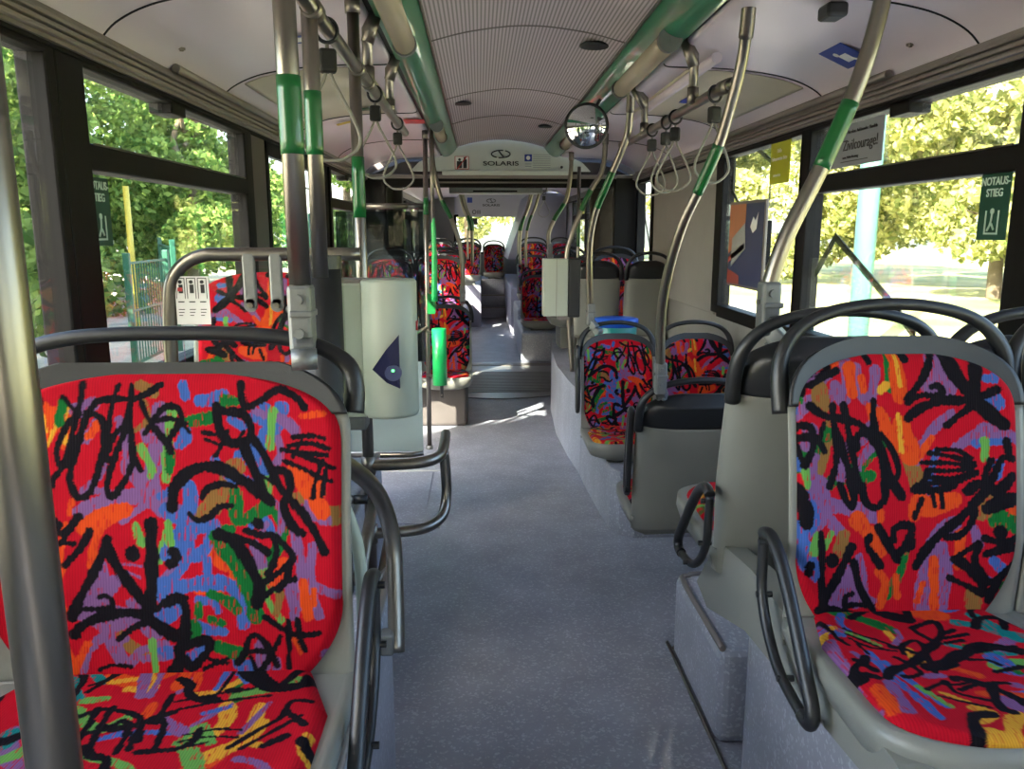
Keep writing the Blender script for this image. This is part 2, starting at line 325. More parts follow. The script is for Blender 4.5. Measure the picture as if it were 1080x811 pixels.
INK['R'] = """p16:-133,438,-119,410,-109,442,-114,484;p14:-91,470,-81,423,-63,414,-53,465;p28:60,487,79,436,51,436;p12:22,298,31,325,60,362,88,385;p16:-129,304,-124,271;p19:-185,355,-190,328;p21:-180,300,-171,237;p14:93,320,131,343,174,347;b23:-231,438,-222,411,-222,388;b21:-227,310,-208,296;b21:160,412,169,403;b12:150,449,165,449;b11:131,329,183,333;b14:169,291,164,268;g11:-217,457,-203,411;g11:-227,342,-234,319;g14:-25,488,-25,432;g14:-35,372,-30,335;g14:-198,470,-180,479;G9:-195,282,-192,254;G11:145,333,145,301;O21:-166,433,-161,401;O11:-152,327,-166,281;o14:-142,479,-123,493;o16:-105,470,-100,424;o19:-15,492,-6,414;o11:-81,451,-77,428;o24:-6,363,12,307;o19:-49,382,-16,321;o8:-67,400,-67,377;o9:50,339,22,298;y11:-34,437,-44,428;y6:-13,492,-6,437;y7:-11,381,-6,316;p19:-153,217,-111,212,-59,193;p28:-167,254,-167,203,-195,176;p14:-157,199,-125,166;p12:-87,119,-74,49,-55,31;p21:-116,78,-130,32;p24:-102,92,-92,36;p17:30,24,40,98,59,159,92,181;p17:69,135,78,65,68,14;p12:126,171,135,139;b21:-199,232,-181,199,-204,163,-191,135,-186,107;b14:-177,107,-172,84;b14:164,110,178,96;g24:169,189,221,170;g16:192,59,221,91;g12:-3,99,-31,44;g9:12,169,-7,90;G14:-172,162,-177,134;G9:-144,166,-158,139;O24:140,204,154,218;O19:130,46,135,13;O19:-120,161,-125,134;o9:-45,202,-50,174;o21:-92,189,-68,160,-50,132;o11:-50,91,-36,67,-45,26;o9:-17,81,-12,44;o19:26,224,17,196;o24:40,210,88,223;o13:54,112,59,24;o14:102,158,102,102;o9:35,66,26,34;k11:-185,401,-157,383,-114,375,-82,363,-58,331;k10:-140,399,-136,345,-134,299,-148,253;k12:-133,355,-115,299,-101,236;k11:-117,401,-110,359,-101,313,-94,271,-82,235;k11:-94,322,-91,345,-72,349,-54,326,-40,280,-40,235;k10:-58,409,-58,368,-44,321,-30,275,-7,238;k9:-63,359,-35,335,-16,298,-16,266,-40,261;k10:-227,314,-213,337,-194,344,-171,337,-157,318;k10:-218,342,-208,362,-189,364,-178,346,-183,318,-197,291;k8:-157,369,-169,337;k7:-208,328,-197,291;k11:-210,466,-194,447,-199,424;k11:-194,452,-170,470,-161,488;k10:-182,438,-156,454,-130,465;k9:-142,493,-147,470,-166,452;k9:-72,499,-65,481;k11:1,497,4,487;k11:56,496,37,450,8,413;k19:79,492,98,454,127,417,131,403;k9:8,406,32,418,60,417,72,424,65,436,53,434;k13:6,376,32,395,74,408,122,408;k10:79,362,103,382,126,398;k17:134,477,131,436,131,403;k19:136,403,155,384,179,363;k11:141,415,169,428;k7:60,318,98,315,121,301;k7:46,311,88,304,126,292;k7:31,293,79,292,126,287;k7:41,279,88,278,121,282;k7:36,267,79,264,131,275;k7:22,253,60,255,97,259,131,273;k11:41,274,31,242;k10:155,296,145,268,155,259,174,300,193,300;k14:116,241,136,254,164,240,193,268;k10:183,333,188,300;k16:-223,257,-209,250,-199,237;k17:-220,248,-204,232,-193,208,-193,185;k10:-127,254,-115,226,-103,212,-99,235,-106,253;k11:-82,253,-78,225,-59,211,-40,225,-40,253;k12:-26,252,-7,231;k11:-68,156,-73,142,-59,119,-47,102;k13:-52,174,-35,146,-14,113;k11:-21,150,-21,169,-2,178,12,169,-2,136,-17,118;k9:12,159,14,136,-7,132;k13:21,99,40,131,69,163,102,190,131,223,155,250;k10:78,154,102,158,121,181,126,204;k11:17,243,59,242,88,251;k9:31,224,17,192;k7:50,238,55,212;k7:67,237,69,209;k19:150,208,178,222,202,226;k15:171,166,173,162;k10:145,153,173,145,202,152;k12:149,122,183,133,221,133;k10:92,112,116,93,149,64;k10:102,114,121,97,140,73,154,50;k12:135,139,130,106,144,83,163,68,192,91,221,119;k9:85,77,121,60,149,45;k16:163,36,173,68;k9:97,116,135,143;k10:-165,167,-160,102,-158,32;k13:-104,138,-125,92,-146,51,-154,28;k11:-99,110,-83,59,-57,17;k8:-60,26,-93,29,-111,27,-111,45,-99,50;k17:-141,115,-140,114;k14:-184,107,-184,93;k15:-158,19,-116,13,-74,1,-27,2;k10:-93,-20,-60,-2"""
INK['r'] = """b9:-123,28,-139,59,-135,104;b11:-139,165,-142,240,-134,318,-134,367;b11:-127,198,-117,264,-105,334;b20:77,12,106,5;b21:64,187,69,206;t16:74,64,112,84,146,136;t8:157,7,167,12;t11:182,72,200,57;G8:-114,275,-99,334;G9:-139,96,-108,140;y9:-69,92,-69,121;y17:-65,155,-65,194,-62,213;y15:-65,341,-50,356,-83,374;y6:-87,293,-50,337;o23:22,2,24,34,56,36;o12:-21,215,5,240;o19:-181,284,-182,336;o13:-27,296,31,303;o12:-25,-9,3,1;p7:-76,134,-54,107,-50,85;p19:-5,318,3,344;p10:-85,242,-55,238;p16:-191,130,-213,282,-210,330;p13:-156,268,-169,347;p13:40,271,49,277;p10:-167,171,-158,197;k16:-149,-31,-113,-12,-65,-2,-43,28,-7,49;k10:-109,41,-65,6;k8:12,-33,6,17,-9,57;k5:-172,42,-170,80,-171,116,-164,141;k4:-143,81,-124,104,-99,123,-83,141;k4:-148,100,-127,125,-102,157;k4:-149,117,-129,146,-88,158;k4:-144,138,-142,172;k7:-16,79,35,58,28,96,1,123,-13,101,-16,87;k10:-151,251,-126,223,-92,206,-68,188,-26,150,0,130;k6:-79,168,-68,141,-36,122,-29,143,-44,182,-53,214;k6:-100,180,-89,200,-85,230,-107,244,-120,244;k6:12,117,42,111,68,105;k6:24,103,55,89;k6:15,131,48,125;k14:-62,213,-23,196,16,172,51,157,87,151,121,173;k5:20,188,50,193,60,209;k9:-41,214,-10,203;k9:97,84,123,54,162,56,145,93;k6:117,46,126,22,149,7,172,16,180,41;k5:-105,284,-75,266,-60,258,-65,289,-49,305,-27,317;k4:-72,266,-45,267,-15,257;k6:-52,284,-16,268,24,264,35,267;k9:7,269,-14,307,-25,338,-16,353;k4:-97,303,-71,320,-39,339;k9:-40,247,-41,251;k9:-220,219,-192,238,-167,251;k9:-217,234,-190,255;k9:-175,196,-159,227;k7:40,230,88,219"""
INK['l'] = """t19:-152,39,-121,82;t18:-162,197,-165,170;t10:-134,4,-97,41;G10:-103,90,-73,84;G14:-105,114,-51,161,-19,133;G11:99,160,122,202;G9:74,200,111,195;y12:-65,-22,-15,53,-50,60;y8:-87,41,-51,34;y14:168,117,171,162;y9:157,204,199,219;p13:-49,-21,-24,78;p8:-18,-20,-9,78;p14:27,134,72,173;p8:31,71,45,29,50,-17;p6:123,108,81,159;p7:159,183,180,110;o15:25,1,25,54;o10:39,-17,52,64;o11:5,103,5,126;o10:175,-12,206,-10;o8:186,78,229,54;b8:100,13,130,50;b7:89,129,121,115;b7:86,65,90,13;k7:-169,-16,-136,22,-128,48,-128,77;k7:-156,-11,-106,0,-89,-32;k5:-110,66,-91,32,-73,6;k4:-125,-53,-82,-52;k4:-89,-32,-51,12;k5:-113,49,-90,23,-105,-33;k7:-67,201,-68,153,-74,111;k6:-93,130,-65,112,-24,121,2,141,19,191;k6:-39,215,-50,153,-53,108;k6:0,217,-7,162,-25,140,-34,161;k6:14,211,5,148;k6:11,141,24,127,24,79;k6:22,134,39,150,48,199,47,219;k4:35,96,82,82,145,68;k4:47,116,107,99,175,90;k13:97,-15,123,23,158,60,194,70,221,62,228,37;k13:120,-5,167,60;k8:210,9,190,53;k4:100,13,96,66,84,94;k8:107,70,122,71;k3:79,180,120,171,157,176;k3:77,197,113,188,158,194;k3:86,211,117,202;k3:95,174,137,168;k6:152,217,184,177,208,149,213,111,244,113;k5:170,221,204,185,236,150;k8:199,219,225,200;k7:209,134,245,173"""
PAL = {'k': (14, 11, 17), 'p': (108, 74, 118), 'b': (54, 84, 146), 'g': (14, 88, 36), 'G': (86, 138, 64), 'o': (188, 62, 20),
       'y': (190, 136, 40), 't': (14, 104, 104), 'O': (120, 86, 44)}
RED = (160, 8, 28)
RES = 1.5
def raster(key, extra_seed=None, extra=0):
    x0, x1, y0, y1 = -310, 310, -70, 570
    nx = int((x1 - x0) / RES); ny = int((y1 - y0) / RES)
    img = np.zeros((ny, nx, 3)); img[:] = lin(RED)
    rs = np.random.RandomState(extra_seed or 3)
    big = rs.rand(ny // 8 + 2, nx // 3 + 2)
    strokes = []
    if extra:
        for _ in range(abs(extra)):
            c = rs.choice(list('ppbogpbO' if extra < 0 else 'pbgGoyty')); x = rs.uniform(-260, 260); y = rs.uniform(-20, 480); a = rs.uniform(0, 2 * PI); pts = []
            for k in range(4):
                pts += [x, y]; x += 34 * math.cos(a); y += 34 * math.sin(a); a += rs.uniform(-.7, .7)
            strokes.append((c, rs.uniform(8, 20), pts))
        for _ in range(max(0, extra) // 3):
            x = rs.uniform(-260, 260); y = rs.uniform(-20, 480); a = rs.uniform(0, 2 * PI); pts = []
            for k in range(5):
                pts += [x, y]; x += 26 * math.cos(a); y += 26 * math.sin(a); a += rs.uniform(-.9, .9)
            strokes.append(('k', rs.uniform(5, 11), pts))
    base = []
    for s in INK[key].split(';'):
        h, p = s.split(':'); base.append((h[0], float(h[1:]), [float(v) for v in p.split(',')]))
    strokes = [s for s in strokes if s[0] != 'k'] + [s for s in base if s[0] != 'k'] + [s for s in strokes if s[0] == 'k'] + [s for s in base if s[0] == 'k']
    for c, w, p in strokes:
        P = [Vector((p[i], p[i + 1], 0)) for i in range(0, len(p), 2)]
        if len(P) > 1: P, _ = catmull(P, [0] * len(P), 14)
        col = np.array(lin(PAL[c])); ph = rs.rand() * 6
        L = 0
        for i, q in enumerate(P):
            if i: L += (q - P[i - 1]).length
            r = w / 2 * (1.42 if c != 'k' else (1.75 if key in 'lr' else 1.35)) * (1.0 + 0.14 * math.sin(L * 0.09 + ph) + 0.08 * rs.rand()) / RES
            cx = (q.x - x0) / RES; cy = (q.y - y0) / RES
            a, b = int(max(0, cx - r - 1)), int(min(nx, cx + r + 2)); d, e = int(max(0, cy - r - 1)), int(min(ny, cy + r + 2))
            if a >= b or d >= e: continue
            Y, X = np.mgrid[d:e, a:b]
            msk = (X - cx) ** 2 + (Y - cy) ** 2 < r * r
            if c != 'k':
                msk &= ~((X % 3 == 0) & (big[Y // 8, X // 3] < 0.22))
            img[d:e, a:b][msk] = col
    return img
IMG = {'L': raster('L', 31, -17), 'R': raster('R', 32, -15)}
IMG['l'] = raster('l', 5, 40)
IMG['r'] = raster('r', 9, 26)
_wr = np.random.RandomState(77)
_WX = _wr.rand(9, 96) * 6.28; _FQ = _wr.uniform(120, 900, (9, 2)) 
def wobble(x, y, k):
    w = 0
    for i in range(4): w = w + np.sin(x * _FQ[i + k * 4, 0] + y * _FQ[i + k * 4, 1] * .6 + _WX[i, k])
    return w * 0.00045
def sample(key, x, y):   # metres
    x, y = x + wobble(x, y, 0), y + wobble(x, y, 1)
    im = IMG[key]
    fx = np.clip((x * 1000 + 310) / RES, 0, im.shape[1] - 1.01); fy = np.clip((y * 1000 + 70) / RES, 0, im.shape[0] - 1.01)
    ix = fx.astype(int); iy = fy.astype(int); u = (fx - ix)[:, None]; v = (fy - iy)[:, None]
    return (im[iy, ix] * (1 - u) + im[iy, ix + 1] * u) * (1 - v) + (im[iy + 1, ix] * (1 - u) + im[iy + 1, ix + 1] * u) * v

# ---------------------------------------------------------------- seats
TILT = R(10.5)
HB = 0.50                      # height of the back pad along the tilt
def pad_hw(v, w):              # half width of the back pad at height fraction v
    if v > 0.74:
        t = (v - 0.74) / 0.26
        return w * max(0.0, 1 - t ** 3.2) ** 0.5
    if v < 0.25:
        t = v / 0.25
        return w * (0.77 + 0.21 * (1 - (1 - t) ** 2) + 0.02 * t)
    return w
def shell_hw(v, w):
    if v > 0.74:
        t = (v - 0.74) / 0.33
        return (w + 0.014) * max(0.0, 1 - min(1, t) ** 3.4) ** 0.5
    return w + 0.014
def back_pt(x, s, w, dy=0.0):  # a point of the tilted, slightly dished back plane
    u = x / w
    y = -0.022 * u * u * min(1.0, max(0.0, s / 0.15)) - 0.010 * math.sin(PI * min(1, max(0, s / HB))) + dy
    return Vector((x, math.sin(TILT) * s + math.cos(TILT) * y, math.cos(TILT) * s - math.sin(TILT) * y))

def colour(me, uv, key, flip):
    uv = np.array(uv)
    col = sample(key, -uv[:, 0] if flip else uv[:, 0], uv[:, 1])
    at = me.color_attributes.new('ink', 'FLOAT_COLOR', 'POINT')
    buf = np.ones((len(uv), 4), dtype=np.float32); buf[:, :3] = col
    at.data.foreach_set('color', buf.ravel())

def raw_mesh(name, P, m, close=True):
    nv = len(P); nu = len(P[0])
    verts = [tuple(p) for row in P for p in row]
    faces = [(j * nu + i, j * nu + i + 1, (j + 1) * nu + i + 1, (j + 1) * nu + i) for j in range(nv - 1) for i in range(nu - 1)]
    me = bpy.data.meshes.new(name); me.from_pydata(verts, [], faces); me.materials.append(m)
    me.polygons.foreach_set('use_smooth', [True] * len(faces))
    return me

_cache = {}
def back_pad(w, step, key, flip):
    k = ('bp', w, step, key, flip)
    if k in _cache: return _cache[k]
    nu = int(2 * w / step); nv = int(HB / step * 1.15)
    P = []; uv = []
    for j in range(nv + 1):
        b = j / nv
        v = 0.74 * (b / 0.68) if b < 0.68 else 0.74 + 0.26 * math.sin((b - 0.68) / 0.32 * PI / 2)
        row = []
        for i in range(nu + 1):
            a = -1 + 2 * i / nu
            h = max(pad_hw(v, w), 0.002); x = a * h; s = v * HB
            ed = min((1 - abs(a)) * h, (1 - v) * HB * 0.9 + 0.0, v * HB + 0.006)
            ed = max(0.0, min(1.0, ed / 0.022))
            bulge = 0.022 * math.sqrt(max(0.0, 1 - (1 - ed) ** 2))
            row.append(back_pt(x, s, w, 0.012 - bulge)); uv.append((x, s))
        P.append(row)
    me = raw_mesh('back_cushion', P, FABRIC)
    # flip normals outwards (towards -y)
    colour(me, uv, key, flip)
    _cache[k] = me
    return me
DEPTH = 0.43
def seat_pad(w, step, key, flip):
    k = ('sp', w, step, key, flip)
    if k in _cache: return _cache[k]
    nu = int(2 * w / step); nv = int(DEPTH / step * 1.1)
    P = []; uv = []
    for j in range(nv + 1):
        b = j / nv
        v = 0.72 * (b / 0.66) if b < 0.66 else 0.72 + 0.28 * math.sin((b - 0.66) / 0.34 * PI / 2)
        row = []
        for i in range(nu + 1):
            a = -1 + 2 * i / nu
            h = w * (0.80 + 0.18 * min(1, v / 0.3)) if v < 0.3 else w * 0.98
            if v > 0.72: h = w * 0.98 * max(0.0, 1 - ((v - 0.72) / 0.28) ** 3) ** 0.5
            h = max(h, 0.002); x = a * h; d = v * DEPTH
            ed = max(0.0, min(1.0, min((1 - abs(a)) * h, (1 - v) * DEPTH * 0.9) / 0.03))
            z = -0.012 + 0.030 * math.sqrt(max(0.0, 1 - (1 - ed) ** 2)) - 0.012 * (1 - (x / w) ** 2) * (1 - abs(2 * v - 1) ** 2) + 0.02 * v
            row.append(Vector((x, -d + 0.01, z))); uv.append((x, d))
        P.append(row)
    me = raw_mesh('seat_cushion', P, FABRIC)
    colour(me, uv, key, flip)
    _cache[k] = me
    return me
def lens(name, w, v0, v1, m, hwf, front, back, nv=30, nu=18, rim=0.0):
    b = MB()
    F = []; B = []
    for j in range(nv + 1):
        v = v0 + (v1 - v0) * j / nv
        if v1 > 1.0: v = v0 + (v1 - v0) * math.sin(j / nv * PI / 2)
        h = max(hwf(v, w), 0.002)
        fr = []; bk = []
        for i in range(nu + 1):
            a = -1 + 2 * i / nu
            aa = math.copysign(1 - (1 - abs(a)) ** 1.5, a)
            x = aa * h
            fr.append(back_pt(x, v * HB, w, front))
            t = front + 0.004 + (back - front) * (1 - abs(aa) ** 6) ** 0.5 * min(1.0, max(0.15, (1.08 - v) / 0.1))
            bk.append(back_pt(x, v * HB, w, t))
        F.append(fr); B.append(bk)
    b.grid(F); b.grid(B, flip=True)
    # side closures
    for side in (0, -1):
        b.grid([[F[j][side], B[j][side]] for j in range(nv + 1)])
    b.grid([F[0], B[0]]); b.grid([F[-1], B[-1]])
    return b.mesh(name, m)
def make_seat_meshes(w):
    wide = w > .25
    k = ('parts', w)
    if k in _cache: return _cache[k]
    d = {}
    d['back_shell'] = lens('back_shell', w, -0.10, 0.86 if wide else 0.80, SHELL, shell_hw, 0.006, 0.045)
    d['back_cap'] = lens('back_cap', w, 0.86 if wide else 0.80, 1.03 if wide else 1.06, BLACKP, shell_hw, 0.000, 0.048)
    # pan under the cushion
    b = MB(); rows = []
    n = 28
    def ring(off, z, dz):
        pts = []
        for i in range(n * 2):
            t = i / n
            if t <= 1: v = t; sgn = 1
            else: v = 2 - t; sgn = -1
            vv = math.sin(v * PI / 2)
            h = (w + 0.018) if vv < 0.72 else (w + 0.018) * max(0.0, 1 - ((vv - 0.72) / 0.31) ** 3) ** 0.5
            h = max(h - off, 0.0)
            pts.append(Vector((sgn * h, -(vv * (DEPTH + 0.012)) * (1 - off * 1.5) + 0.02, z + dz * vv)))
        return pts
    rows = [ring(0.02, 0.0, 0.018), ring(0.0, 0.006, 0.018), ring(-0.002, -0.02, 0.012), ring(0.012, -0.055, 0.0), ring(0.06, -0.075, 0.0)]
    V = b.grid(rows, closed_u=True)
    b.bm.faces.new(V[0]); b.bm.faces.new(V[-1][::-1])
    d['seat_pan'] = b.mesh('seat_pan', SHELL)
    b = MB()
    o = w + 0.012
    hp = [(o, .385), (o + .002, .45), (o - .008, .505), (w * .86, .548), (w * .62, .574), (w * .3, .588), (0, .592)]
    if wide: hp = [(o, .43), (o + .002, .47), (o - .010, .51), (w * .84, .540), (w * .6, .556), (w * .3, .562), (0, .563)]
    pts = [back_pt(x, s, w, 0.02 + (0.022 * (x / w) ** 2)) for x, s in hp]
    pts = pts + [Vector((-p.x, p.y, p.z)) for p in pts[-2::-1]]
    rr = [.018, .017, .015, .013, .0125, .012, .012]; rr = rr + rr[-2::-1]
    b.tube(pts, rr, 12, smooth=5)
    d['grab_handle'] = b.mesh('grab_handle', BLACKP)
    # armrest loop, in the plane x = 0
    b = MB()
    b.tube([(0, .055, .150), (0, .02, .158), (0, -.03, .135), (0, -.095, .075), (0, -.165, -.005), (0, -.205, -.055), (0, -.200, -.082), (0, -.17, -.085)], .0125, 12)
    b.tube([(0, .055, .148), (0, .052, .09), (0, .045, .03), (0, .0, -.03), (0, -.07, -.072), (0, -.17, -.086)], .010, 10)
    b.disc((0.004, .045, .03), .006, .03, 'X', 12).disc((0.004, -.08, -.072), .006, .03, 'X', 12).disc((.004, .05, .135), .006, .03, 'X', 12)
    d['armrest'] = b.mesh('armrest', BLACKP)
    b = MB()
    b.tube([(0, .05, .11), (0, .03, .10), (0, .012, .14), (0, .02, .25), (0, .045, .36), (0, .065, .44), (0, .085, .45), (0, .09, .43), (0, .072, .33), (0, .055, .2), (0, .05, .11)], .0125, 10)
    b.box(-.009, .009, .028, .07, .13, .40, .006)
    d['armrest_up'] = b.mesh('armrest', BLACKP)
    b = MB()
    b.box(-w * .6, w * .6, -.34, .02, 0, 1, .012)
    d['pedestal'] = b.mesh('pedestal', SHELL)
    _cache[k] = d
    return d
def seat(label, x, y, zj, base, w=0.205, facing=1, step=0.008, ink=('R', 'r'), flip=False, arms=(), up=(), plain=False, group=None, ped=True, sc=1.0):
    h = (zj - base)
    t = thing('passenger_seat', (x, y, base), label, 'seat', group, 0 if facing > 0 else PI)
    M = make_seat_meshes(w)
    def add(name, me, loc=(0, 0, h), s=None):
        o = new_obj(name, me, t, loc)
        if s: o.scale = s
        return o
    add('back_shell', M['back_shell']); add('seat_pan', M['seat_pan'])
    if not plain: add('back_cap', M['back_cap']); add('grab_handle', M['grab_handle'])
    add('back_cushion', back_pad(w, step, ink[0], flip)); add('seat_cushion', seat_pad(w, step * 1.15, ink[1], flip))
    for s in arms:                       # -1: viewer's left when facing the camera
        add('armrest', M['armrest'], (s * facing * (w + 0.042), 0, h))
    for s in up:
        add('armrest', M['armrest_up'], (s * facing * (w + 0.035), -.03, h))
    if ped and h > 0.08: add('pedestal', M['pedestal'], (0, 0, 0), (1, 1, h - 0.06))
    return t
# ---------------------------------------------------------------- outside
def ground_mat(name, a, b_, sc, rough=0.9):
    m = mat(name, a, rough)
    nt = m.node_tree; b = nt.nodes['Principled BSDF']
    tc = nt.nodes.new('ShaderNodeTexCoord')
    n = nt.nodes.new('ShaderNodeTexNoise'); n.inputs['Scale'].default_value = sc; n.inputs['Detail'].default_value = 8
    nt.links.new(tc.outputs['Object'], n.inputs['Vector'])
    cr = nt.nodes.new('ShaderNodeValToRGB'); e = cr.color_ramp.elements
    e[0].position = .35; e[0].color = (*lin(a), 1); e[1].position = .65; e[1].color = (*lin(b_), 1)
    nt.links.new(n.outputs['Fac'], cr.inputs[0]); nt.links.new(cr.outputs[0], b.inputs['Base Color'])
    return m
GRASS = ground_mat('dry_grass', (112, 126, 62), (172, 164, 112), 0.35)
SAND = ground_mat('sandy_path', (150, 140, 122), (178, 168, 150), 2.0)
ROAD = ground_mat('pale_asphalt', (166, 164, 158), (180, 177, 170), 3.0)
def plane(name, x0, x1, y0, y1, z, m, th=0.1):
    return struct(MB().box(x0, x1, y0, y1, z - th, z).build(name, m))
GZ = -0.35
plane('floor_outside_left', -60, -2.0, -40, 90, GZ, SAND)
plane('floor_outside_road', -2.0, 6.2, -40, 90, GZ, ROAD)
plane('floor_outside_right', 6.2, 80, -40, 90, GZ + 0.02, GRASS)

def leaf_mat(name, a, b_, tr):
    m = bpy.data.materials.new(name); m.use_nodes = True
    nt = m.node_tree; nt.nodes.clear()
    o = nt.nodes.new('ShaderNodeOutputMaterial')
    gi = nt.nodes.new('ShaderNodeNewGeometry')
    mx = nt.nodes.new('ShaderNodeMix'); mx.data_type = 'RGBA'
    mx.inputs['A'].default_value = (*lin(a), 1); mx.inputs['B'].default_value = (*lin(b_), 1)
    nt.links.new(gi.outputs['Random Per Island'], mx.inputs['Factor'])
    d = nt.nodes.new('ShaderNodeBsdfDiffuse'); t = nt.nodes.new('ShaderNodeBsdfTranslucent')
    nt.links.new(mx.outputs['Result'], d.inputs[0]); nt.links.new(mx.outputs['Result'], t.inputs[0])
    s = nt.nodes.new('ShaderNodeMixShader'); s.inputs[0].default_value = tr
    nt.links.new(d.outputs[0], s.inputs[1]); nt.links.new(t.outputs[0], s.inputs[2]); nt.links.new(s.outputs[0], o.inputs[0])
    return m
LEAFD = leaf_mat('deep_green_leaves', (62, 96, 46), (150, 172, 90), 0.35)
LEAFY = leaf_mat('yellow_green_leaves', (100, 116, 58), (198, 194, 126), 0.45)
BARK = mat('rough_bark', (96, 84, 66), 0.9, noise=0.3, nscale=6, bump=0.6, bscale=20)
def crown_mesh(name, n, lobes, size, m, seed):
    rs = np.random.RandomState(seed)
    li = rs.randint(0, len(lobes), n)
    L = np.array(lobes)[li]
    d = rs.normal(size=(n, 3)); d /= np.linalg.norm(d, axis=1)[:, None]
    rad = (0.55 + 0.45 * rs.rand(n) ** 0.5)[:, None]
    c = L[:, :3] + d * rad * L[:, 3:6]
    u = rs.normal(size=(n, 3)); u /= np.linalg.norm(u, axis=1)[:, None]
    v = np.cross(u, rs.normal(size=(n, 3))); v /= np.linalg.norm(v, axis=1)[:, None]
    s = (size * (0.6 + 0.8 * rs.rand(n)))[:, None]
    V = np.empty((n, 4, 3))
    V[:, 0] = c - u * s; V[:, 1] = c + v * s * .55; V[:, 2] = c + u * s; V[:, 3] = c - v * s * .55
    me = bpy.data.meshes.new(name)
    me.vertices.add(n * 4); me.loops.add(n * 4); me.polygons.add(n)
    me.vertices.foreach_set('co', V.ravel()); me.loops.foreach_set('vertex_index', np.arange(n * 4))
    me.polygons.foreach_set('loop_start', np.arange(0, n * 4, 4)); me.polygons.foreach_set('loop_total', np.full(n, 4))
    me.update(); me.validate(); me.materials.append(m)
    return me
def trunk_mesh(name, h, r, seed, lean=0.3):
    rn = random.Random(seed); b = MB()
    p = [(0, 0, -0.1)]
    for k in range(1, 6): p.append((rn.uniform(-1, 1) * lean * k / 5, rn.uniform(-1, 1) * lean * k / 5, h * k / 5))
    b.tube(p, [r * 1.25, r, r * .85, r * .7, r * .5, r * .3], 10, smooth=4)
    for k in range(7):
        z = h * rn.uniform(.25, .9); a = rn.uniform(0, 2 * PI); l = rn.uniform(.9, 2.0)
        b.tube([(0, 0, z), (math.cos(a) * l * .5, math.sin(a) * l * .5, z + l * .35), (math.cos(a) * l, math.sin(a) * l, z + l * .5)], [r * .4, r * .25, r * .1], 7, smooth=4)
    return b.mesh(name, BARK)
def lobes_for(seed, n, rx, ry, z0, z1, rl):
    rn = random.Random(seed)
    return [(rn.uniform(-rx, rx), rn.uniform(-ry, ry), rn.uniform(z0, z1), rl * rn.uniform(.7, 1.2), rl * rn.uniform(.7, 1.2), rl * rn.uniform(.6, 1)) for _ in range(n)]
crownA = [crown_mesh('crown', 22000, lobes_for(s, 17, 1.7, 1.9, .5, 5.6, 1.0), .085, LEAFD, s) for s in (11, 12)]
crownB = [crown_mesh('crown', 15000, lobes_for(s, 15, 2.4, 2.6, .9, 7.5, 1.4), .15, LEAFY, s) for s in (21, 22)]
trA = trunk_mesh('trunk', 4.6, .14, 5); trB = trunk_mesh('trunk', 6.5, .2, 6)
def tree(loc, kind, k, label, group, rz, sc=1.0):
    t = thing('leafy_tree', loc, label, 'tree', group, rz); t.scale = (sc, sc, sc)
    new_obj('trunk', trA if kind == 'A' else trB, t); new_obj('crown', (crownA if kind == 'A' else crownB)[k % 2], t)
gl = 'dense green trees beyond the left windows'
for i, (x, y, s) in enumerate([(-5.6, 4.8, .8), (-6.6, 8.0, .95), (-9.4, 10.5, 1.1), (-10.0, 14.5, 1.1), (-10.8, 19, 1.15), (-8.6, 24, 1.2), (-14.5, 22, 1.4), (-11, 30, 1.4), (-6, 36, 1.5)]):
    tree((x, y, GZ), 'A', i, 'dense dark green leafy tree outside the left-hand windows', gl, i * 1.3, s)
for i, (x, y, s) in enumerate([(-5.6, -17, 1.4), (-5.6, -11.5, 1.4), (-5.8, -6.9, 1.42)]):  # unseen trees, added to keep direct sun off the near seats and floor
    tree((x, y, GZ), 'A', i, 'unseen tall leafy tree added outside the left side to block direct sun', 'unseen trees added to block the sun', i * 2.1 + .4, s)
gr = 'sunlit trees beyond the right windows'
for i, (x, y, s) in enumerate([(14, 12, .85), (15, 17, .9), (14, 21.5, .85), (12.5, 26.5, .9), (16, 33, 1.0), (10.5, 38, 1.0), (21, 26, 1.2), (13.5, 45, 1.1), (6, 52, 1.2), (-1, 60, 1.3), (22, 13, 1.1)]):
    tree((x, y, GZ), 'B', i, 'bright yellow-green tree in the sun outside the right-hand windows', gr, i * 1.1, s)

# green mesh fence and gate on the left
FGREEN = mat('green_fence_paint', (28, 84, 62), 0.5, noise=0.1)
def fence(y0, y1, x0, x1, h, label, name, leafs=False):
    L = math.hypot(x1 - x0, y1 - y0); a = math.atan2(y1 - y0, x1 - x0)
    t = thing(name, (x0, y0, GZ), label, 'fence', None, a)
    for px in (0, L):
        MB().box(px - .04, px + .04, -.04, .04, -.05, h + .12, .01).build('post', FGREEN, t)
    b = MB(); n = int(L / .11)
    for k in range(1, n): b.box(k * L / n - .009, k * L / n + .009, -.008, .008, .12, h)
    b.box(0, L, -.015, .015, .1, .14); b.box(0, L, -.015, .015, h - .03, h); b.box(0, L, -.012, .012, h * .55, h * .55 + .03)
    b.build('bar_panel', FGREEN, t)
fence(10.6, 12.3, -4.75, -4.9, 1.45, 'green metal bar gate standing open outside the second left window', 'bar_gate')
fence(12.6, 16.5, -4.9, -6.6, 1.6, 'green bar fence continuing behind the open gate on the left', 'bar_fence')
p = MB().tube([(0, 0, 0), (0, 0, 2.6)], .05).build('marker_post', mat('yellow_post_paint', (190, 170, 60), .5, noise=.1), None, (-6.2, 14.2, GZ))
tag(p, 'thin yellow marker post by the green fence outside the left window', 'post')
b = MB(); b.box(-3.2, -3.0, 2.0, 40, 0, .12, .02); o = b.build('kerb', mat('kerb_stone', (140, 134, 124), .9, noise=.15), None, (0, 0, GZ)); tag(o, 'grey stone kerb running along the path outside the left windows', 'kerb')
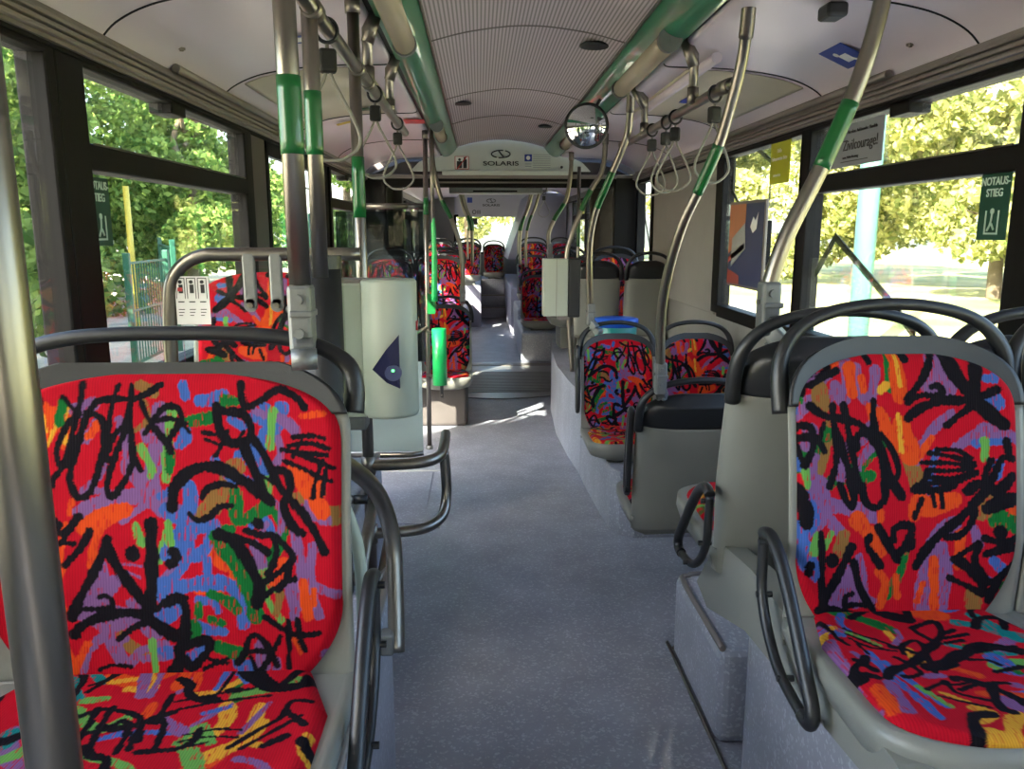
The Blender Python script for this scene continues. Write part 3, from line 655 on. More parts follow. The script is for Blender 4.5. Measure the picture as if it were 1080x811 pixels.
# mint pole on the right
b = MB(); b.tube([(0, 0, -.05), (0, 0, 5.5)], .14, 20); o = b.build('street_pole', mat('mint_pole_paint', (74, 122, 108), .5, noise=.05), None, (5.1, 10.9, GZ)); tag(o, 'pale mint green steel pole outside the right window', 'pole')

# ---------------------------------------------------------------- vehicle body
YF, YJ0, YJ1, YR = -3.6, 7.28, 8.95, 15.7
struct(MB().box(-1.28, 1.28, YF, YR, -0.12, 0).build('floor', FLOOR))
# lower side walls
for sx, nm in ((-1, 'left'), (1, 'right')):
    b = MB()
    segs = [(YF, 3.98), (5.45, YJ0), (YJ1, YR)] if sx < 0 else [(YF, YJ0), (YJ1, YR)]
    for a, c in segs: b.box(min(sx * 1.26, sx * 1.30), max(sx * 1.26, sx * 1.30), a, c, 0, 1.04)
    struct(b.build('wall_' + nm, WALLG))
    # header above the windows
    b = MB()
    b.box(min(sx * 1.20, sx * 1.30), max(sx * 1.20, sx * 1.30), YF, YJ0, 1.925, 2.16)
    b.box(min(sx * 1.20, sx * 1.30), max(sx * 1.20, sx * 1.30), YJ1, YR, 1.925, 2.16)
    struct(b.build('trim_1' if sx < 0 else 'trim_2', FRAMEB))
    b = MB()
    for a, c in ((YF, YJ0), (YJ1, YR)):
        for dz in (0, .018, .036): b.box(min(sx * 1.175, sx * 1.215), max(sx * 1.175, sx * 1.215), a, c, 1.945 + dz, 1.957 + dz, .004)
        b.box(min(sx * 1.19, sx * 1.24), max(sx * 1.19, sx * 1.24), a, c, 1.935, 2.01)
    struct(b.build('trim_3' if sx < 0 else 'trim_4', TRIMG))
# wall panels between windows (full height)
def wallpanel(name, sx, y0, y1, z0, z1, m, x=1.22):
    return struct(MB().box(min(sx * x, sx * 1.30), max(sx * x, sx * 1.30), y0, y1, z0, z1, .008).build(name, m))
wallpanel('wall_right_panel', 1, 4.78, 6.58, 1.0, 2.0, WALLG)
wallpanel('wall_left_panel', -1, 3.70, 4.0, .9, 1.99, WALLD)
wallpanel('wall_left_panel', -1, 5.42, 5.62, .0, 1.99, FRAMEB)

wn_ = [0]
def window(sx, y0, y1, z0=1.05, z1=1.93, sash=True, post0=.06, post1=.06, zs=1.69):
    wn_[0] += 1
    t = new_obj('window_%d' % wn_[0], None); struct(t)
    xa, xb = sorted((sx * 1.205, sx * 1.28))
    b = MB()
    b.box(xa, xb, y0 - post0, y0 + .012, z0 - .03, z1 + .02, .006)
    b.box(xa, xb, y1 - .012, y1 + post1, z0 - .03, z1 + .02, .006)
    b.box(xa, xb, y0, y1, z0 - .05, z0 + .02, .006); b.box(xa, xb, y0, y1, z1 - .02, z1 + .03, .006)
    if sash:
        b.box(xa - .006 * 0, xb, y0, y1, zs - .035, zs + .035, .008)
        b.box(xa, xb, y0 + (y1 - y0) * .42, y0 + (y1 - y0) * .42 + .13, z1 - .05, z1, .004)
    b.build('window_frame', FRAMEB, t)
    if sash:
        b = MB(); xx = sx * 1.203
        b.box(min(xx, xx + sx * .004), max(xx, xx + sx * .004), y0 + .03, y1 - .03, zs + .031, zs + .036); b.build('sash_trim', STEEL, t)
    g = MB(); g.box(*sorted((sx * 1.222, sx * 1.228)), y0, y1, z0, z1); g.build('pane', GLASS, t)
    return t
window(-1, -3.1, -1.0); window(-1, -.85, 2.02, sash=False, post1=.03)
window(-1, 2.18, 3.62, post0=.13, post1=.10)
window(-1, 5.66, 7.15)
window(1, -3.1, -.3); window(1, -.15, 1.96, post1=.04)
window(1, 2.09, 3.46, post0=.11, post1=.08)
window(1, 3.54, 4.68, sash=False, post0=.03, post1=.12)
window(1, 6.62, 7.18, sash=False)
for a in (9.2, 10.75, 12.3): window(-1, a, a + 1.4); window(1, a, a + 1.4) if a < 12 else None
wallpanel('wall_right_panel', 1, 12.3, YR, 1.0, 2.0, LILAC)
wallpanel('wall_left_panel', -1, 13.8, YR, 1.0, 2.0, WALLG)

# ceiling
covL = [(1.205, 2.0), (1.16, 2.045), (1.08, 2.085), (.98, 2.11), (.84, 2.128), (.70, 2.136), (.56, 2.138), (.535, 2.15)]
def sweep(profile, y0, y1, th, closedp=False):
    b = MB()
    n = max(2, int((y1 - y0) / .5))
    P = [[Vector((x, y0 + (y1 - y0) * j / n, z)) for x, z in profile] for j in range(n + 1)]
    b.grid(P)
    Q = [[Vector((x, y0 + (y1 - y0) * j / n, z + th)) for x, z in profile] for j in range(n + 1)]
    b.grid(Q)
    for e in (0, -1):
        b.grid([[P[j][e], Q[j][e]] for j in range(n + 1)]); b.grid([P[e], Q[e]])
    return b
def smooth_prof(p, n=5):
    P, _ = catmull([Vector((a, 0, c)) for a, c in p], [0] * len(p), n)
    return [(v.x, v.z) for v in P]
for (ya, yb) in ((YF, YJ0), (YJ1, YR)):
    for sx in (-1, 1):
        struct(sweep([(sx * x, z) for x, z in smooth_prof(covL)], ya, 12.9 if (sx > 0 and ya > 5) else yb, .03).build('ceiling_cove', CEIL))
    mid = smooth_prof([(-.39, 2.222), (-.25, 2.258), (-.1, 2.280), (0, 2.285), (.1, 2.280), (.25, 2.258), (.39, 2.222)])
    struct(sweep(mid, ya, yb, .03).build('ceiling', PERF))
    struct(MB().box(-1.28, 1.28, ya, yb, 2.34, 2.42).build('ceiling_roof', FRAMEB))
    for sx in (-1, 1):
        st = [(.385, 2.225), (.39, 2.212), (.405, 2.190), (.43, 2.165), (.455, 2.148), (.485, 2.140), (.51, 2.143)]
        struct(sweep([(sx * x, z) for x, z in smooth_prof(st)], ya, yb, .02).build('ceiling_strip', STRIPG))
        b = MB(); b.box(*sorted((sx * .385, sx * .378)), ya, yb, 2.214, 2.226); struct(b.build('trim_5' if sx < 0 else 'trim_6', STEELD))
        b = MB(); b.box(*sorted((sx * .50, sx * .545)), ya, yb, 2.16, 2.2); struct(b.build('trim_7' if sx < 0 else 'trim_8', DARK))
# seams of the coves and of the perforated panel
for y in (2.3, 3.3, 4.6, 5.9):
    for sx in (-1, 1):
        b = MB(); pr = smooth_prof(covL)
        b.tube([(sx * x, y, z - .001) for x, z in pr], .0035, 6, smooth=0); struct(b.build('trim_9', DARK))
for y in (2.2, 3.3, 4.7, 5.75):
    b = MB(); b.tube([(x, y, z - .0005) for x, z in smooth_prof([(-.385, 2.224), (-.25, 2.258), (-.1, 2.280), (0, 2.285), (.1, 2.280), (.25, 2.258), (.385, 2.224)])], .004, 6, smooth=0)
    struct(b.build('trim_10', TRIMG))
# hatches with hinge bars on the coves
HATCH = mat('beige_hatch_panel', (188, 180, 160), 0.4, noise=0.04)
for sx, nm in ((1, 'right'), (-1, 'left')):
    t = thing('service_hatch', (0, 0, 2.0), 'beige curved service hatch with rounded hinge bars in the %s ceiling cove' % nm, 'hatch')
    pr = [(sx * x, z - .006 - 2.0) for x, z in smooth_prof(covL) if .62 < x < 1.12]
    sweep(pr, 3.34, 4.56, .004).build('hatch_panel', HATCH, t)
    MB().tube([(sx * .66, 3.0, .112), (sx * .66, 4.56, .112)], .02, 12).build('hinge_bar', CEIL, t)
    MB().tube([(sx * 1.17, 2.75, .014), (sx * 1.17, 4.56, .014)], .014, 12).build('hinge_bar', TRIMG, t)
# cove screws and round speakers
for i, (sx, y) in enumerate(((-1, 2.1), (-1, 2.7), (-1, 4.2), (1, 2.55), (1, 4.45), (-1, 1.6))):
    b = MB(); b.disc((0, 0, 0), .012, .006, 'Z', 12).disc((0, 0, -.004), .006, .006, 'Z', 12)
    o = b.build('panel_screw', STEELD, None, (sx * 1.13, y, 2.062)); tag(o, 'small steel fastener in the ceiling cove above the windows', 'screw', 'ceiling fasteners')
for x, y, l in ((.28, 3.44, 'largest round dark speaker grille in the ceiling, near the right lamp'), (.30, 6.0, 'small round dark speaker grille in the ceiling above the round mirror'), (-.30, 4.96, 'round dark speaker grille on the left side of the ribbed ceiling')):
    t = thing('speaker_grille', (x, y, 2.243), l, 'speaker')
    MB().disc((0, 0, 0), .058, .012, 'Z', 32).build('grille', DARK, t); MB().tube([(math.cos(a * PI / 16) * .06, math.sin(a * PI / 16) * .06, 0) for a in range(32)], .005, 8, closed=True, smooth=1).build('rim', BLACKP, t)

# lamps in the green strips (unlit)
TUBEM = glass_mat('lamp_cover', (0.62, 0.54, 0.42), 1.0, 0.5)
def lamp(x, y0, y1, label):
    t = thing('tube_lamp', (x, y0, 2.135), label, 'lamp', None); L = y1 - y0
    b = MB(); b.tube([(0, .02, 0), (0, L - .02, 0)], .037, 24, smooth=0); b.build('lamp_cover', TUBEM, t)
    MB().tube([(0, .06, .01), (0, L - .06, .01)], .013, 12, smooth=0).build('light_tube', WHITE, t)
    MB().tube([(0, .05, -.012), (.0, L - .05, -.012)], .004, 6).build('wire', mat('brass', (170, 130, 70), .3, 1), t)
    for yy in (0, L):
        b = MB(); b.disc((0, yy, 0), .041, .025, 'Y', 28).disc((0, yy - .014 if yy == 0 else yy + .014, 0), .008, .01, 'Y', 12); b.build('end_cap', BRACKET, t)
lamp(.452, 2.85, 3.80, 'long unlit tube lamp with grey end cap in the right green strip')
lamp(-.452, 1.95, 2.95, 'nearest unlit tube lamp in the left green strip, at the top edge')
lamp(-.452, 5.1, 5.75, 'farther unlit tube lamp at the end of the left green strip by the portal')
lamp(.452, 5.3, 6.2, 'farther unlit tube lamp in the right green strip behind the round mirror')

# joint portal 1
def solaris(parent, x, y, z, s, m, name='lettering'):
    # ellipse emblem with slanted stroke + word
    b = MB()
    pts = [(math.cos(a) * .078 * s, 0, math.sin(a) * .030 * s) for a in [R(v) for v in range(75, 255, 12)]]
    b.tube(pts, .0052 * s, 8, smooth=2)
    b.tube([(-p[0], 0, -p[2]) for p in pts], .0052 * s, 8, smooth=2)
    b.tube([(-.022 * s, 0, .030 * s), (.026 * s, 0, -.030 * s)], .0052 * s, 8)
    b.build('emblem', m, parent, (x, y, z + .078 * s))
    text(name, 'SOLARIS', .050 * s, m, parent, (x, y, z), (PI / 2, 0, 0), 1.62, bold=.0008)
t = new_obj('trim_11', None, None, (0, YJ0 + .02, 0)); struct(t)
b = MB()
outline = [(-1.0, 2.03), (-.60, 2.03)] 
top = [(-.66, 2.10), (-.62, 2.14), (-.50, 2.155), (-.40, 2.225), (-.25, 2.262), (-.1, 2.284), (0, 2.288), (.1, 2.284), (.25, 2.262), (.40, 2.225), (.50, 2.155), (.62, 2.14), (.66, 2.10)]
prof = [(-.80, 2.02), (.80, 2.02), (.72, 2.10)] + top[::-1][1:-1] + [(-.72, 2.10)]
b.poly([(x, 0, z) for x, z in prof], .05, (0, 1, 0)); b.build('portal_panel', PORTAL, t)
MB().poly([(-1.22, .06, 2.0), (1.22, .06, 2.0), (1.22, .06, 2.2), (-1.22, .06, 2.2)], .03, (0, 1, 0)).build('portal_backing', WALLD, t)
MB().box(-.52, .62, -.03, 0.04, 1.985, 2.025, .006).build('portal_ledge', PORTAL, t)
MB().box(-1.22, 1.22, -.02, .05, 1.955, 1.99, .006).build('portal_bar', TRIMG, t)
MB().box(-1.22, 1.22, -.01, .08, 1.88, 1.957, .006).build('portal_bar', FRAMEB, t)
MB().box(-.60, .60, -.012, .0, 1.915, 1.93, .002).build('portal_bar', STEELD, t)
solaris(t, .0, -.004, 2.085, 1.05, BLACKINK)
# no-leaning pictogram and info label on the portal
t = thing('warning_sticker', (-.345, YJ0 + .012, 2.035), 'small square warning pictogram sticker on the portal panel left of the lettering', 'sticker')
MB().box(-.062, .062, 0, .006, 0, .112).build('sticker_sheet', REDINK, t); MB().box(-.056, .056, -.002, .004, .005, .107).build('white_field', WHITE, t)
b = MB(); b.box(-.045, .0, -.004, .002, .01, .07, .0015); b.disc((-.02, -.001, .083), .012, .004, 'Y', 14); b.box(.012, .045, -.004, .002, .01, .085, .0015); b.disc((.026, -.001, .094), .011, .004, 'Y', 14); b.build('black_figures', BLACKINK, t)
MB().box(-.07, .07, -.006, -.003, -.004, .004).build('red_bar', REDINK, t, (0, 0, .056), (0, R(-52), 0))
t = thing('information_label', (.33, YJ0 + .014, 2.06), 'small information label with a blue square on the portal panel right of the lettering', 'sticker')
MB().box(-.12, .12, 0, .004, -.02, .11).build('label_sheet', PORTAL, t); MB().box(-.12, -.055, -.002, .003, .045, .105).build('blue_square', BLUEINK, t)
MB().disc((-.088, -.003, .075), .018, .003, 'Y', 16).build('white_mark', WHITE, t)
b = MB()
for k in range(7): b.box(-.045, .11, -.002, .002, .10 - k * .018, .104 - k * .018)
b.box(-.115, -.06, -.002, .002, .02, .025); b.box(-.115, -.06, -.002, .002, .0, .005); b.build('printed_lines', GREYINK, t)
o = MB().disc((0, 0, 0), .012, .01, 'Y', 16).build('camera_dome', DARK, None, (.54, YJ0 + .012, 2.055)); tag(o, 'tiny dark round knob at the right end of the portal panel', 'knob')

# bellows section
b = MB()
for sx in (-1, 1):
    P = []
    n = 44
    for j in range(n + 1):
        y = YJ0 + .05 + (YJ1 - YJ0 - .05) * j / n
        x = sx * (1.12 + (.05 if j % 2 else 0))
        P.append([Vector((x, y, z)) for z in (0, .5, 1.0, 1.6, 1.9, 2.0)] + [Vector((x - sx * .25, y, 2.1 + (.03 if j % 2 else 0))), Vector((0, y, 2.12 + (.03 if j % 2 else 0)))])
    b.grid(P, smooth=False)
struct(b.build('wall_bellows', DARK))
for sx in (-1, 1):
    struct(MB().box(*sorted((sx * 1.02, sx * 1.3)), YJ0, YJ0 + .1, 0, 1.97, .01).build('wall_joint_post', FRAMEB))
    struct(MB().box(*sorted((sx * 1.02, sx * 1.3)), YJ1 - .1, YJ1, 0, 1.97, .01).build('wall_joint_post', WALLD))
# turntable floor
PLATE = mat('ribbed_aluminium_floor', (150, 150, 148), 0.35, 0.6, noise=0.1)
b = MB(); b.disc((0, 8.1, .004), 1.02, .008, 'Z', 64); struct(b.build('floor_turntable', PLATE))
b = MB()
for k in range(15): b.box(-.62, .62, 7.36 + k * .075, 7.385 + k * .075, .008, .014, .002)
struct(b.build('floor_ribs', PLATE))
struct(MB().box(-1.0, 1.0, 8.85, 9.0, 0, .012, .003).build('floor_joint_strip', STEELD))
# portal 2 with lowered unit
t = new_obj('trim_12', None, None, (0, YJ1, 0)); struct(t)
b = MB(); b.poly([(x, 0, z) for x, z in [(-1.2, 1.98), (1.2, 1.98), (1.2, 2.3), (-1.2, 2.3)]], .05, (0, 1, 0)); b.build('portal_panel', WALLD, t)
MB().box(-.52, .50, -.06, .25, 1.90, 1.985, .01).build('ceiling_unit', PORTAL, t)
MB().box(-.26, .22, -.065, -.055, 1.915, 1.93).build('slot', FRAMEB, t)
# rear wall with window
t = new_obj('wall_rear', None, None, (0, YR, 0)); struct(t)
MB().box(-1.3, 1.3, 0, .06, 0, 1.08).build('lower_panel', WALLG, t)
MB().box(-1.3, -.66, 0, .06, 1.08, 2.3).build('side_panel', WALLG, t); MB().box(.66, 1.3, 0, .06, 1.08, 2.3).build('side_panel', LILAC, t)
MB().box(-.66, .66, 0, .06, 1.79, 2.3).build('upper_panel', LILAC, t)
w = new_obj('window_20', None); struct(w)
b = MB(); b.box(-.66, .66, 15.69, 15.75, 1.06, 1.10).box(-.66, .66, 15.69, 15.75, 1.77, 1.81).box(-.68, -.63, 15.69, 15.75, 1.06, 1.8).box(.63, .68, 15.69, 15.75, 1.06, 1.8); b.build('window_frame', FRAMEB, w)
MB().box(-.66, .66, 15.72, 15.726, 1.08, 1.79).build('pane', GLASS, w)
t = thing('rear_sign_panel', (-.02, 13.0, 1.72), 'lilac-grey rear header panel with black lettering above the back window', 'sign panel')
MB().poly([(-.50, 0, 0), (.42, 0, 0), (.50, 0, .33), (.30, 0, .40), (-.42, 0, .40), (-.54, 0, .30)], .04, (0, 1, 0)).build('panel', LILAC, t)
solaris(t, .02, -.004, .18, .92, BLACKINK)
MB().box(-.36, -.28, -.003, 0, .22, .30).build('blue_square', BLUEINK, t)
b = MB(); b.tube([(math.cos(a * PI / 8) * .028, 0, math.sin(a * PI / 8) * .028) for a in range(16)], .006, 6, closed=True, smooth=1); b.box(.05, .06, -.003, .003, -.03, .03).box(.085, .095, -.003, .003, -.03, .03).box(.07, .075, -.003, .003, -.03, .03)
b.build('pictograms', BLACKINK, t, (-.25, -.004, .075))
o = MB().box(-.05, .05, 0, .06, -.05, .05, .012).build('rear_camera', DARK, None, (-.27, 12.98, 1.65)); tag(o, 'small black box hanging below the rear header panel', 'camera')
# engine tower right rear
t = thing('engine_cover', (.26, 12.95, 0), 'large lilac-grey slanted engine cover filling the rear right corner', 'cover')
MB().poly([(.0, 0, 1.05), (.94, 0, 1.05), (.94, 0, 2.09), (.35, 0, 2.09)], 2.6, (0, 1, 0)).build('cover_body', LILAC, t)
o = new_obj('x', None); bpy.data.objects.remove(o)
# front end behind the camera
t = new_obj('wall_front', None, None, (0, YF, 0)); struct(t)
MB().box(-1.3, 1.3, -.06, 0, 0, .9).build('lower_panel', WALLG, t); MB().box(-1.3, 1.3, -.06, 0, 2.05, 2.4).build('upper_panel', WALLG, t)
w = new_obj('window_21', None); struct(w)
b = MB(); b.box(-1.28, -1.2, YF - .05, YF, .9, 2.05).box(1.2, 1.28, YF - .05, YF, .9, 2.05).box(-.03, .03, YF - .05, YF, .9, 2.05); b.build('window_frame', FRAMEB, w)
MB().box(-1.2, 1.2, YF - .03, YF - .024, .9, 2.05).build('pane', GLASS, w)
wallpanel('wall_light_baffle', 1, -2.3, -2.24, .0, 2.0, WALLD, .15)  # unseen partition behind the camera, added to weaken light from the windshield
struct(MB().box(-1.2, 1.2, -3.4, -3.36, 1.6, 2.1).build('trim_light_baffle', DARK))  # unseen dark board, added to narrow the windshield and cut its light

# door on the left
dr = new_obj('door_1', None, None, (-1.24, 4.0, 0)); struct(dr)
for y0, y1 in ((.02, .70), (.74, 1.42)):
    b = MB(); b.box(-.02, .02, y0, y0 + .05, .02, 1.95, .006).box(-.02, .02, y1 - .05, y1, .02, 1.95, .006).box(-.02, .02, y0, y1, .02, .14, .006).box(-.02, .02, y0, y1, 1.86, 1.95, .006)
    b.build('door_frame', FRAMEB, dr); MB().box(-.004, .004, y0 + .04, y1 - .04, .12, 1.88).build('pane', GLASS, dr)
    MB().tube([(.05, y0 + .1 if y0 > .5 else y1 - .1, .85), (.05, y0 + .1 if y0 > .5 else y1 - .1, 1.6)], .016).build('door_handle', GREENBAND, dr)
struct(MB().box(-1.27, -.50, 3.95, 5.42, .0, .004).build('floor_hatch', FLOOR))
b = MB(); b.box(-1.2, -.41, 3.885, 3.905, .002, .008).box(-.425, -.41, 3.9, 4.88, .002, .008).box(-1.2, -.41, 4.87, 4.885, .002, .008); struct(b.build('floor_hatch_edge', mat('pale_seam', (190, 190, 186), .5)))
# ---------------------------------------------------------------- podiums
def podium(label, x0, x1, y0, y1, z, m=FLOOR, edge=True, bev=.03, side=1):
    t = thing('seat_podium', ((x0 + x1) / 2, (y0 + y1) / 2, 0), label, 'podium')
    hx, hy = (x1 - x0) / 2, (y1 - y0) / 2
    MB().box(-hx, hx, -hy, hy, 0, z, bev, 3).build('podium_box', m, t)
    if edge:
        xe = -hx if side > 0 else hx
        MB().tube([(xe + side * .012, -hy + .02, z + .002), (xe + side * .012, hy - .09, z + .002), (xe + side * .04, hy - .03, z + .002), (xe + side * .14, hy - .012, z + .002), (side * hx * .8, hy - .012, z + .002)], .010, 8, smooth=3).build('edge_trim', TRIMG, t)
    return t
podium('grey speckled wheel-arch podium under the nearest left seat', -1.25, -.43, -.6, 1.92, .62, side=-1)
podium('low grey step podium on the right, just behind the tall wheel-arch podium', .49, 1.25, 2.09, 2.64, .30)

podium('grey podium under the window seat behind the left glass screen', -1.25, -.62, 2.12, 3.3, .56, side=-1)
def rounded_podium(label, pts, z, bevel=.02):
    t = thing('seat_podium', (pts[0][0], pts[0][1], 0), label, 'podium')
    o = Vector((pts[0][0], pts[0][1], 0)); P, _ = [Vector((x, y, 0)) - o for x, y in pts], 0
    b = MB(); b.poly([tuple(p) for p in P], z, (0, 0, 1)); b.build('podium_box', FLOOR, t); return t
rounded_podium('tall grey wheel-arch podium under the nearest right seats', [(1.25, -.6), (.495, -.6), (.495, 1.7), (.505, 1.9), (.53, 1.98), (.60, 2.05), (.72, 2.085), (1.25, 2.085)], .62)
rounded_podium('low curved grey podium under the pair of seats facing the camera on the right', [(1.25, 3.72), (.56, 3.72), (.49, 3.76), (.455, 3.85), (.44, 4.1), (.42, 4.6), (.42, 4.75), (1.25, 4.75)], .33)
rounded_podium('long raised grey podium with curved side on the right before the joint', [(1.25, 4.76), (.42, 4.76), (.39, 5.2), (.37, 5.8), (.40, 6.6), (.46, 7.2), (1.25, 7.2)], .52)
podium('low box podium on the left under the single seat after the door', -.98, -.30, 6.06, 6.62, .33, WALLD, edge=False)
podium('raised podium under the bright pair of seats before the joint on the left', -1.25, -.34, 6.64, 7.25, .60, edge=False)
podium('long light grey podium on the left behind the joint', -1.25, -.36, 9.3, 12.5, .45, edge=False)
podium('tall light grey podium at the far left by the rear steps', -1.25, -.17, 12.6, 15.6, .66, LILAC, edge=False, bev=.02)
podium('low podium behind the joint on the right', .28, 1.25, 9.1, 10.4, .36, edge=False)
podium('middle podium on the right in the rear section', .30, 1.25, 10.42, 11.7, .50, edge=False)
podium('tall pale podium on the right beside the rear steps', .26, 1.25, 11.72, 15.6, .68, LILAC, edge=False, bev=.02)
t = thing('rear_steps', (.045, 14.0, 0), 'two grey steps leading up to the rear bench at the end of the aisle', 'steps')
MB().box(-.21, .21, 0, .3, 0, .18, .008).build('step', FLOOR, t); MB().box(-.21, .21, .3, .6, 0, .37, .008).build('step', FLOOR, t)
MB().box(-.21, .21, .6, 1.6, 0, .64, .008).build('step', FLOOR, t)
b = MB(); b.box(-.21, .21, -.005, .012, .168, .186).box(-.21, .21, .295, .312, .358, .376); b.build('step_edge', STEELD, t)
# black fixing plate beside the low right podium, floor seam
b = MB(); b.tube([(.485, 1.0, .006), (.485, 2.55, .006), (.49, 2.64, .006), (.53, 2.66, .008)], .006, 6, smooth=3); struct(b.build('trim_13', STEELD))

# ---------------------------------------------------------------- seats
N = .0016
LSEAT = seat('large red graffiti-patterned seat in the left foreground with a wide flat-topped back', -.700, 1.2, .785, .62, w=.278, step=N, ink=('L', 'l'), arms=(1,))
RS1 = seat('red graffiti-patterned aisle seat in the right foreground with black armrest', .588, 1.36, .785, .62, w=.208, step=N, ink=('R', 'r'), arms=(-1,))
seat('red patterned window seat cut off at the right edge of the photo', 1.03, 1.36, .785, .62, w=.200, step=.003, ink=('L', 'l'), flip=True)
seat('grey-backed seat turned away, back to back with the nearest right aisle seat', .575, 1.78, .755, .62, w=.208, facing=-1, step=.006, arms=(-1,))
seat('grey-backed window seat turned away behind the seat at the right edge', 1.02, 1.78, .755, .62, w=.198, facing=-1, step=.006, ink=('L', 'l'))
seat('patterned seat behind the hanging glass screen and sticker on the left', -.935, 2.76, .868, .56, w=.24, step=.003, ink=('R', 'l'), flip=True, plain=True)
seat('low aisle seat turned away on the right, flat grey back with black top', .645, 3.04, .37, .0, w=.225, facing=-1, step=.006, up=(-1,), ped=False)
seat('low window seat turned away next to the wall on the right, mostly hidden', 1.065, 3.04, .37, .0, w=.14, facing=-1, step=.008, ped=True)
seat('low red patterned aisle seat facing the camera on the right, black armrest on its left', .565, 4.28, .42, .33, w=.192, step=.003, ink=('L', 'l'), flip=True, up=(-1,))
seat('low red patterned window seat on the right beside the grey wall panel', 1.005, 4.28, .42, .33, w=.192, step=.003, ink=('R', 'r'))
g = None
seat('seat turned away with grey shell on the raised right podium, near the aisle', .69, 6.10, .76, .52, w=.168, facing=-1, step=.01)
seat('seat turned away with grey shell on the raised right podium, by the window', 1.075, 6.10, .76, .52, w=.155, facing=-1, step=.01)
seat('patterned seat peeking over the grey-backed pair on the right, nearer the window', 1.0, 7.02, .78, .52, w=.19, step=.006, ink=('R', 'r'))
seat('patterned seat peeking over the grey-backed pair on the right, nearer the aisle', .58, 7.02, .78, .52, w=.17, step=.006, ink=('L', 'l'))
seat('lower red patterned seat just past the left door, behind the green bar', -.462, 6.22, .41, .33, w=.185, step=.004, ink=('R', 'r'))
seat('low window-side seat past the left door, beside the seat behind the green bar', -.90, 6.22, .41, .33, w=.185, step=.008, ink=('R', 'r'), flip=True)
seat('brightly lit patterned aisle seat before the joint on the left', -.545, 6.98, .77, .60, w=.19, step=.004, ink=('L', 'l'), flip=True)
seat('brightly lit patterned window seat before the joint on the left', -.97, 6.9, .77, .60, w=.19, step=.004, ink=('L', 'r'))
seat('dark red patterned low seat right behind the joint on the right', .52, 9.55, .46, .36, w=.21, step=.01, ink=('L', 'r'), arms=(1,))
seat('window seat right behind the joint on the right', .99, 9.55, .46, .36, w=.18, step=.015, ink=('R', 'r'))
seat('aisle seat on the middle right podium of the rear section', .53, 10.9, .66, .50, w=.2, step=.012, ink=('R', 'r'))
seat('window seat on the middle right podium of the rear section', .99, 10.9, .66, .50, w=.185, step=.015, ink=('L', 'r'))
seat('rear right seat with red lit back high on the pale podium', .64, 12.35, .82, .68, w=.2, step=.012, ink=('R', 'r'))
seat('rear right window seat high on the pale podium', 1.06, 12.35, .82, .68, w=.155, step=.015, ink=('L', 'l'))
seat('left aisle seat on the long podium just behind the joint', -.60, 10.0, .66, .45, w=.19, step=.012, ink=('R', 'l'))
seat('left window seat on the long podium just behind the joint', -1.02, 10.0, .66, .45, w=.19, step=.015, ink=('L', 'l'))
seat('left aisle seat in the second row behind the joint', -.60, 11.2, .68, .45, w=.19, step=.012, ink=('L', 'r'))
seat('bright red seat at the far left above the light grey box by the steps', -.385, 12.95, .80, .66, w=.2, step=.01, ink=('R', 'r'), flip=True)
seat('far left window seat next to the bright red one by the steps', -.83, 12.95, .80, .66, w=.2, step=.015, ink=('L', 'r'))
seat('dark red middle seat of the rear bench at the end of the aisle', .075, 14.95, .74, .64, w=.18, step=.01, ink=('L', 'l'))
seat('rear bench seat left of the middle one', -.375, 14.95, .78, .66, w=.19, step=.012, ink=('R', 'l'))

def side_cover(label, x0, x1, y0, z0):
    t = thing('seat_side_cover', (x0, y0, z0), label, 'panel')
    prof = [(-.62, .05), (-.30, .03), (0, 0), (.22, -.02), (.50, -.105), (.60, -.08), (.44, .10), (.20, .13), (-.10, .12), (-.40, .11)]
    MB().poly([(0, y, z) for y, z in prof], x1 - x0, (1, 0, 0)).build('cover', SHELL, t)
side_cover('grey moulded side cover under the back-to-back seats on the right', .372, .42, 1.36, .665)
# ---------------------------------------------------------------- poles
def clamp_mesh():
    b = MB()
    b.box(-.021, .021, -.024, .024, -.075, .045, .007)
    b.box(-.017, .024, -.030, .022, -.012, .0, .003)
    for z in (.02, -.04): b.disc((0, -.027, z), .009, .012, 'Y', 12)
    b.disc((-.022, 0, 0), .006, .01, 'X', 12)
    return b.mesh('clamp_upper', BRACKET)
CL_U = clamp_mesh()
def clamp(parent, p, q, sc=1.0):      # p: pole foot, q: point on the handle
    o = new_obj('clamp', CL_U, parent, p); o.scale = (sc, sc, sc)
    p = Vector(p) + Vector((0, 0, -.055 * sc)); q = Vector(q)
    d = (q - p); L = d.length
    b = MB(); b.box(-.019 * sc, .019 * sc, -.020 * sc, .020 * sc, -.01, L * .75, .006)
    b.tube([(-.022 * sc, 0, L), (.022 * sc, 0, L)], .019 * sc, 14, smooth=0)
    for s in (-.010, .010): b.disc((s * sc, -.022 * sc, L * .45), .007 * sc, .01, 'Y', 10)
    o = b.build('clamp_arm', BRACKET, parent, p); o.rotation_euler = d.to_track_quat('Z', 'Y').to_euler()
def sub_path(pts, z0, z1):
    P, _ = catmull([Vector(p) for p in pts], [0] * len(pts), 10) if len(pts) > 2 else ([Vector(pts[0]).lerp(Vector(pts[1]), k / 40) for k in range(41)], 0)
    return [p for p in P if z0 <= p.z <= z1]
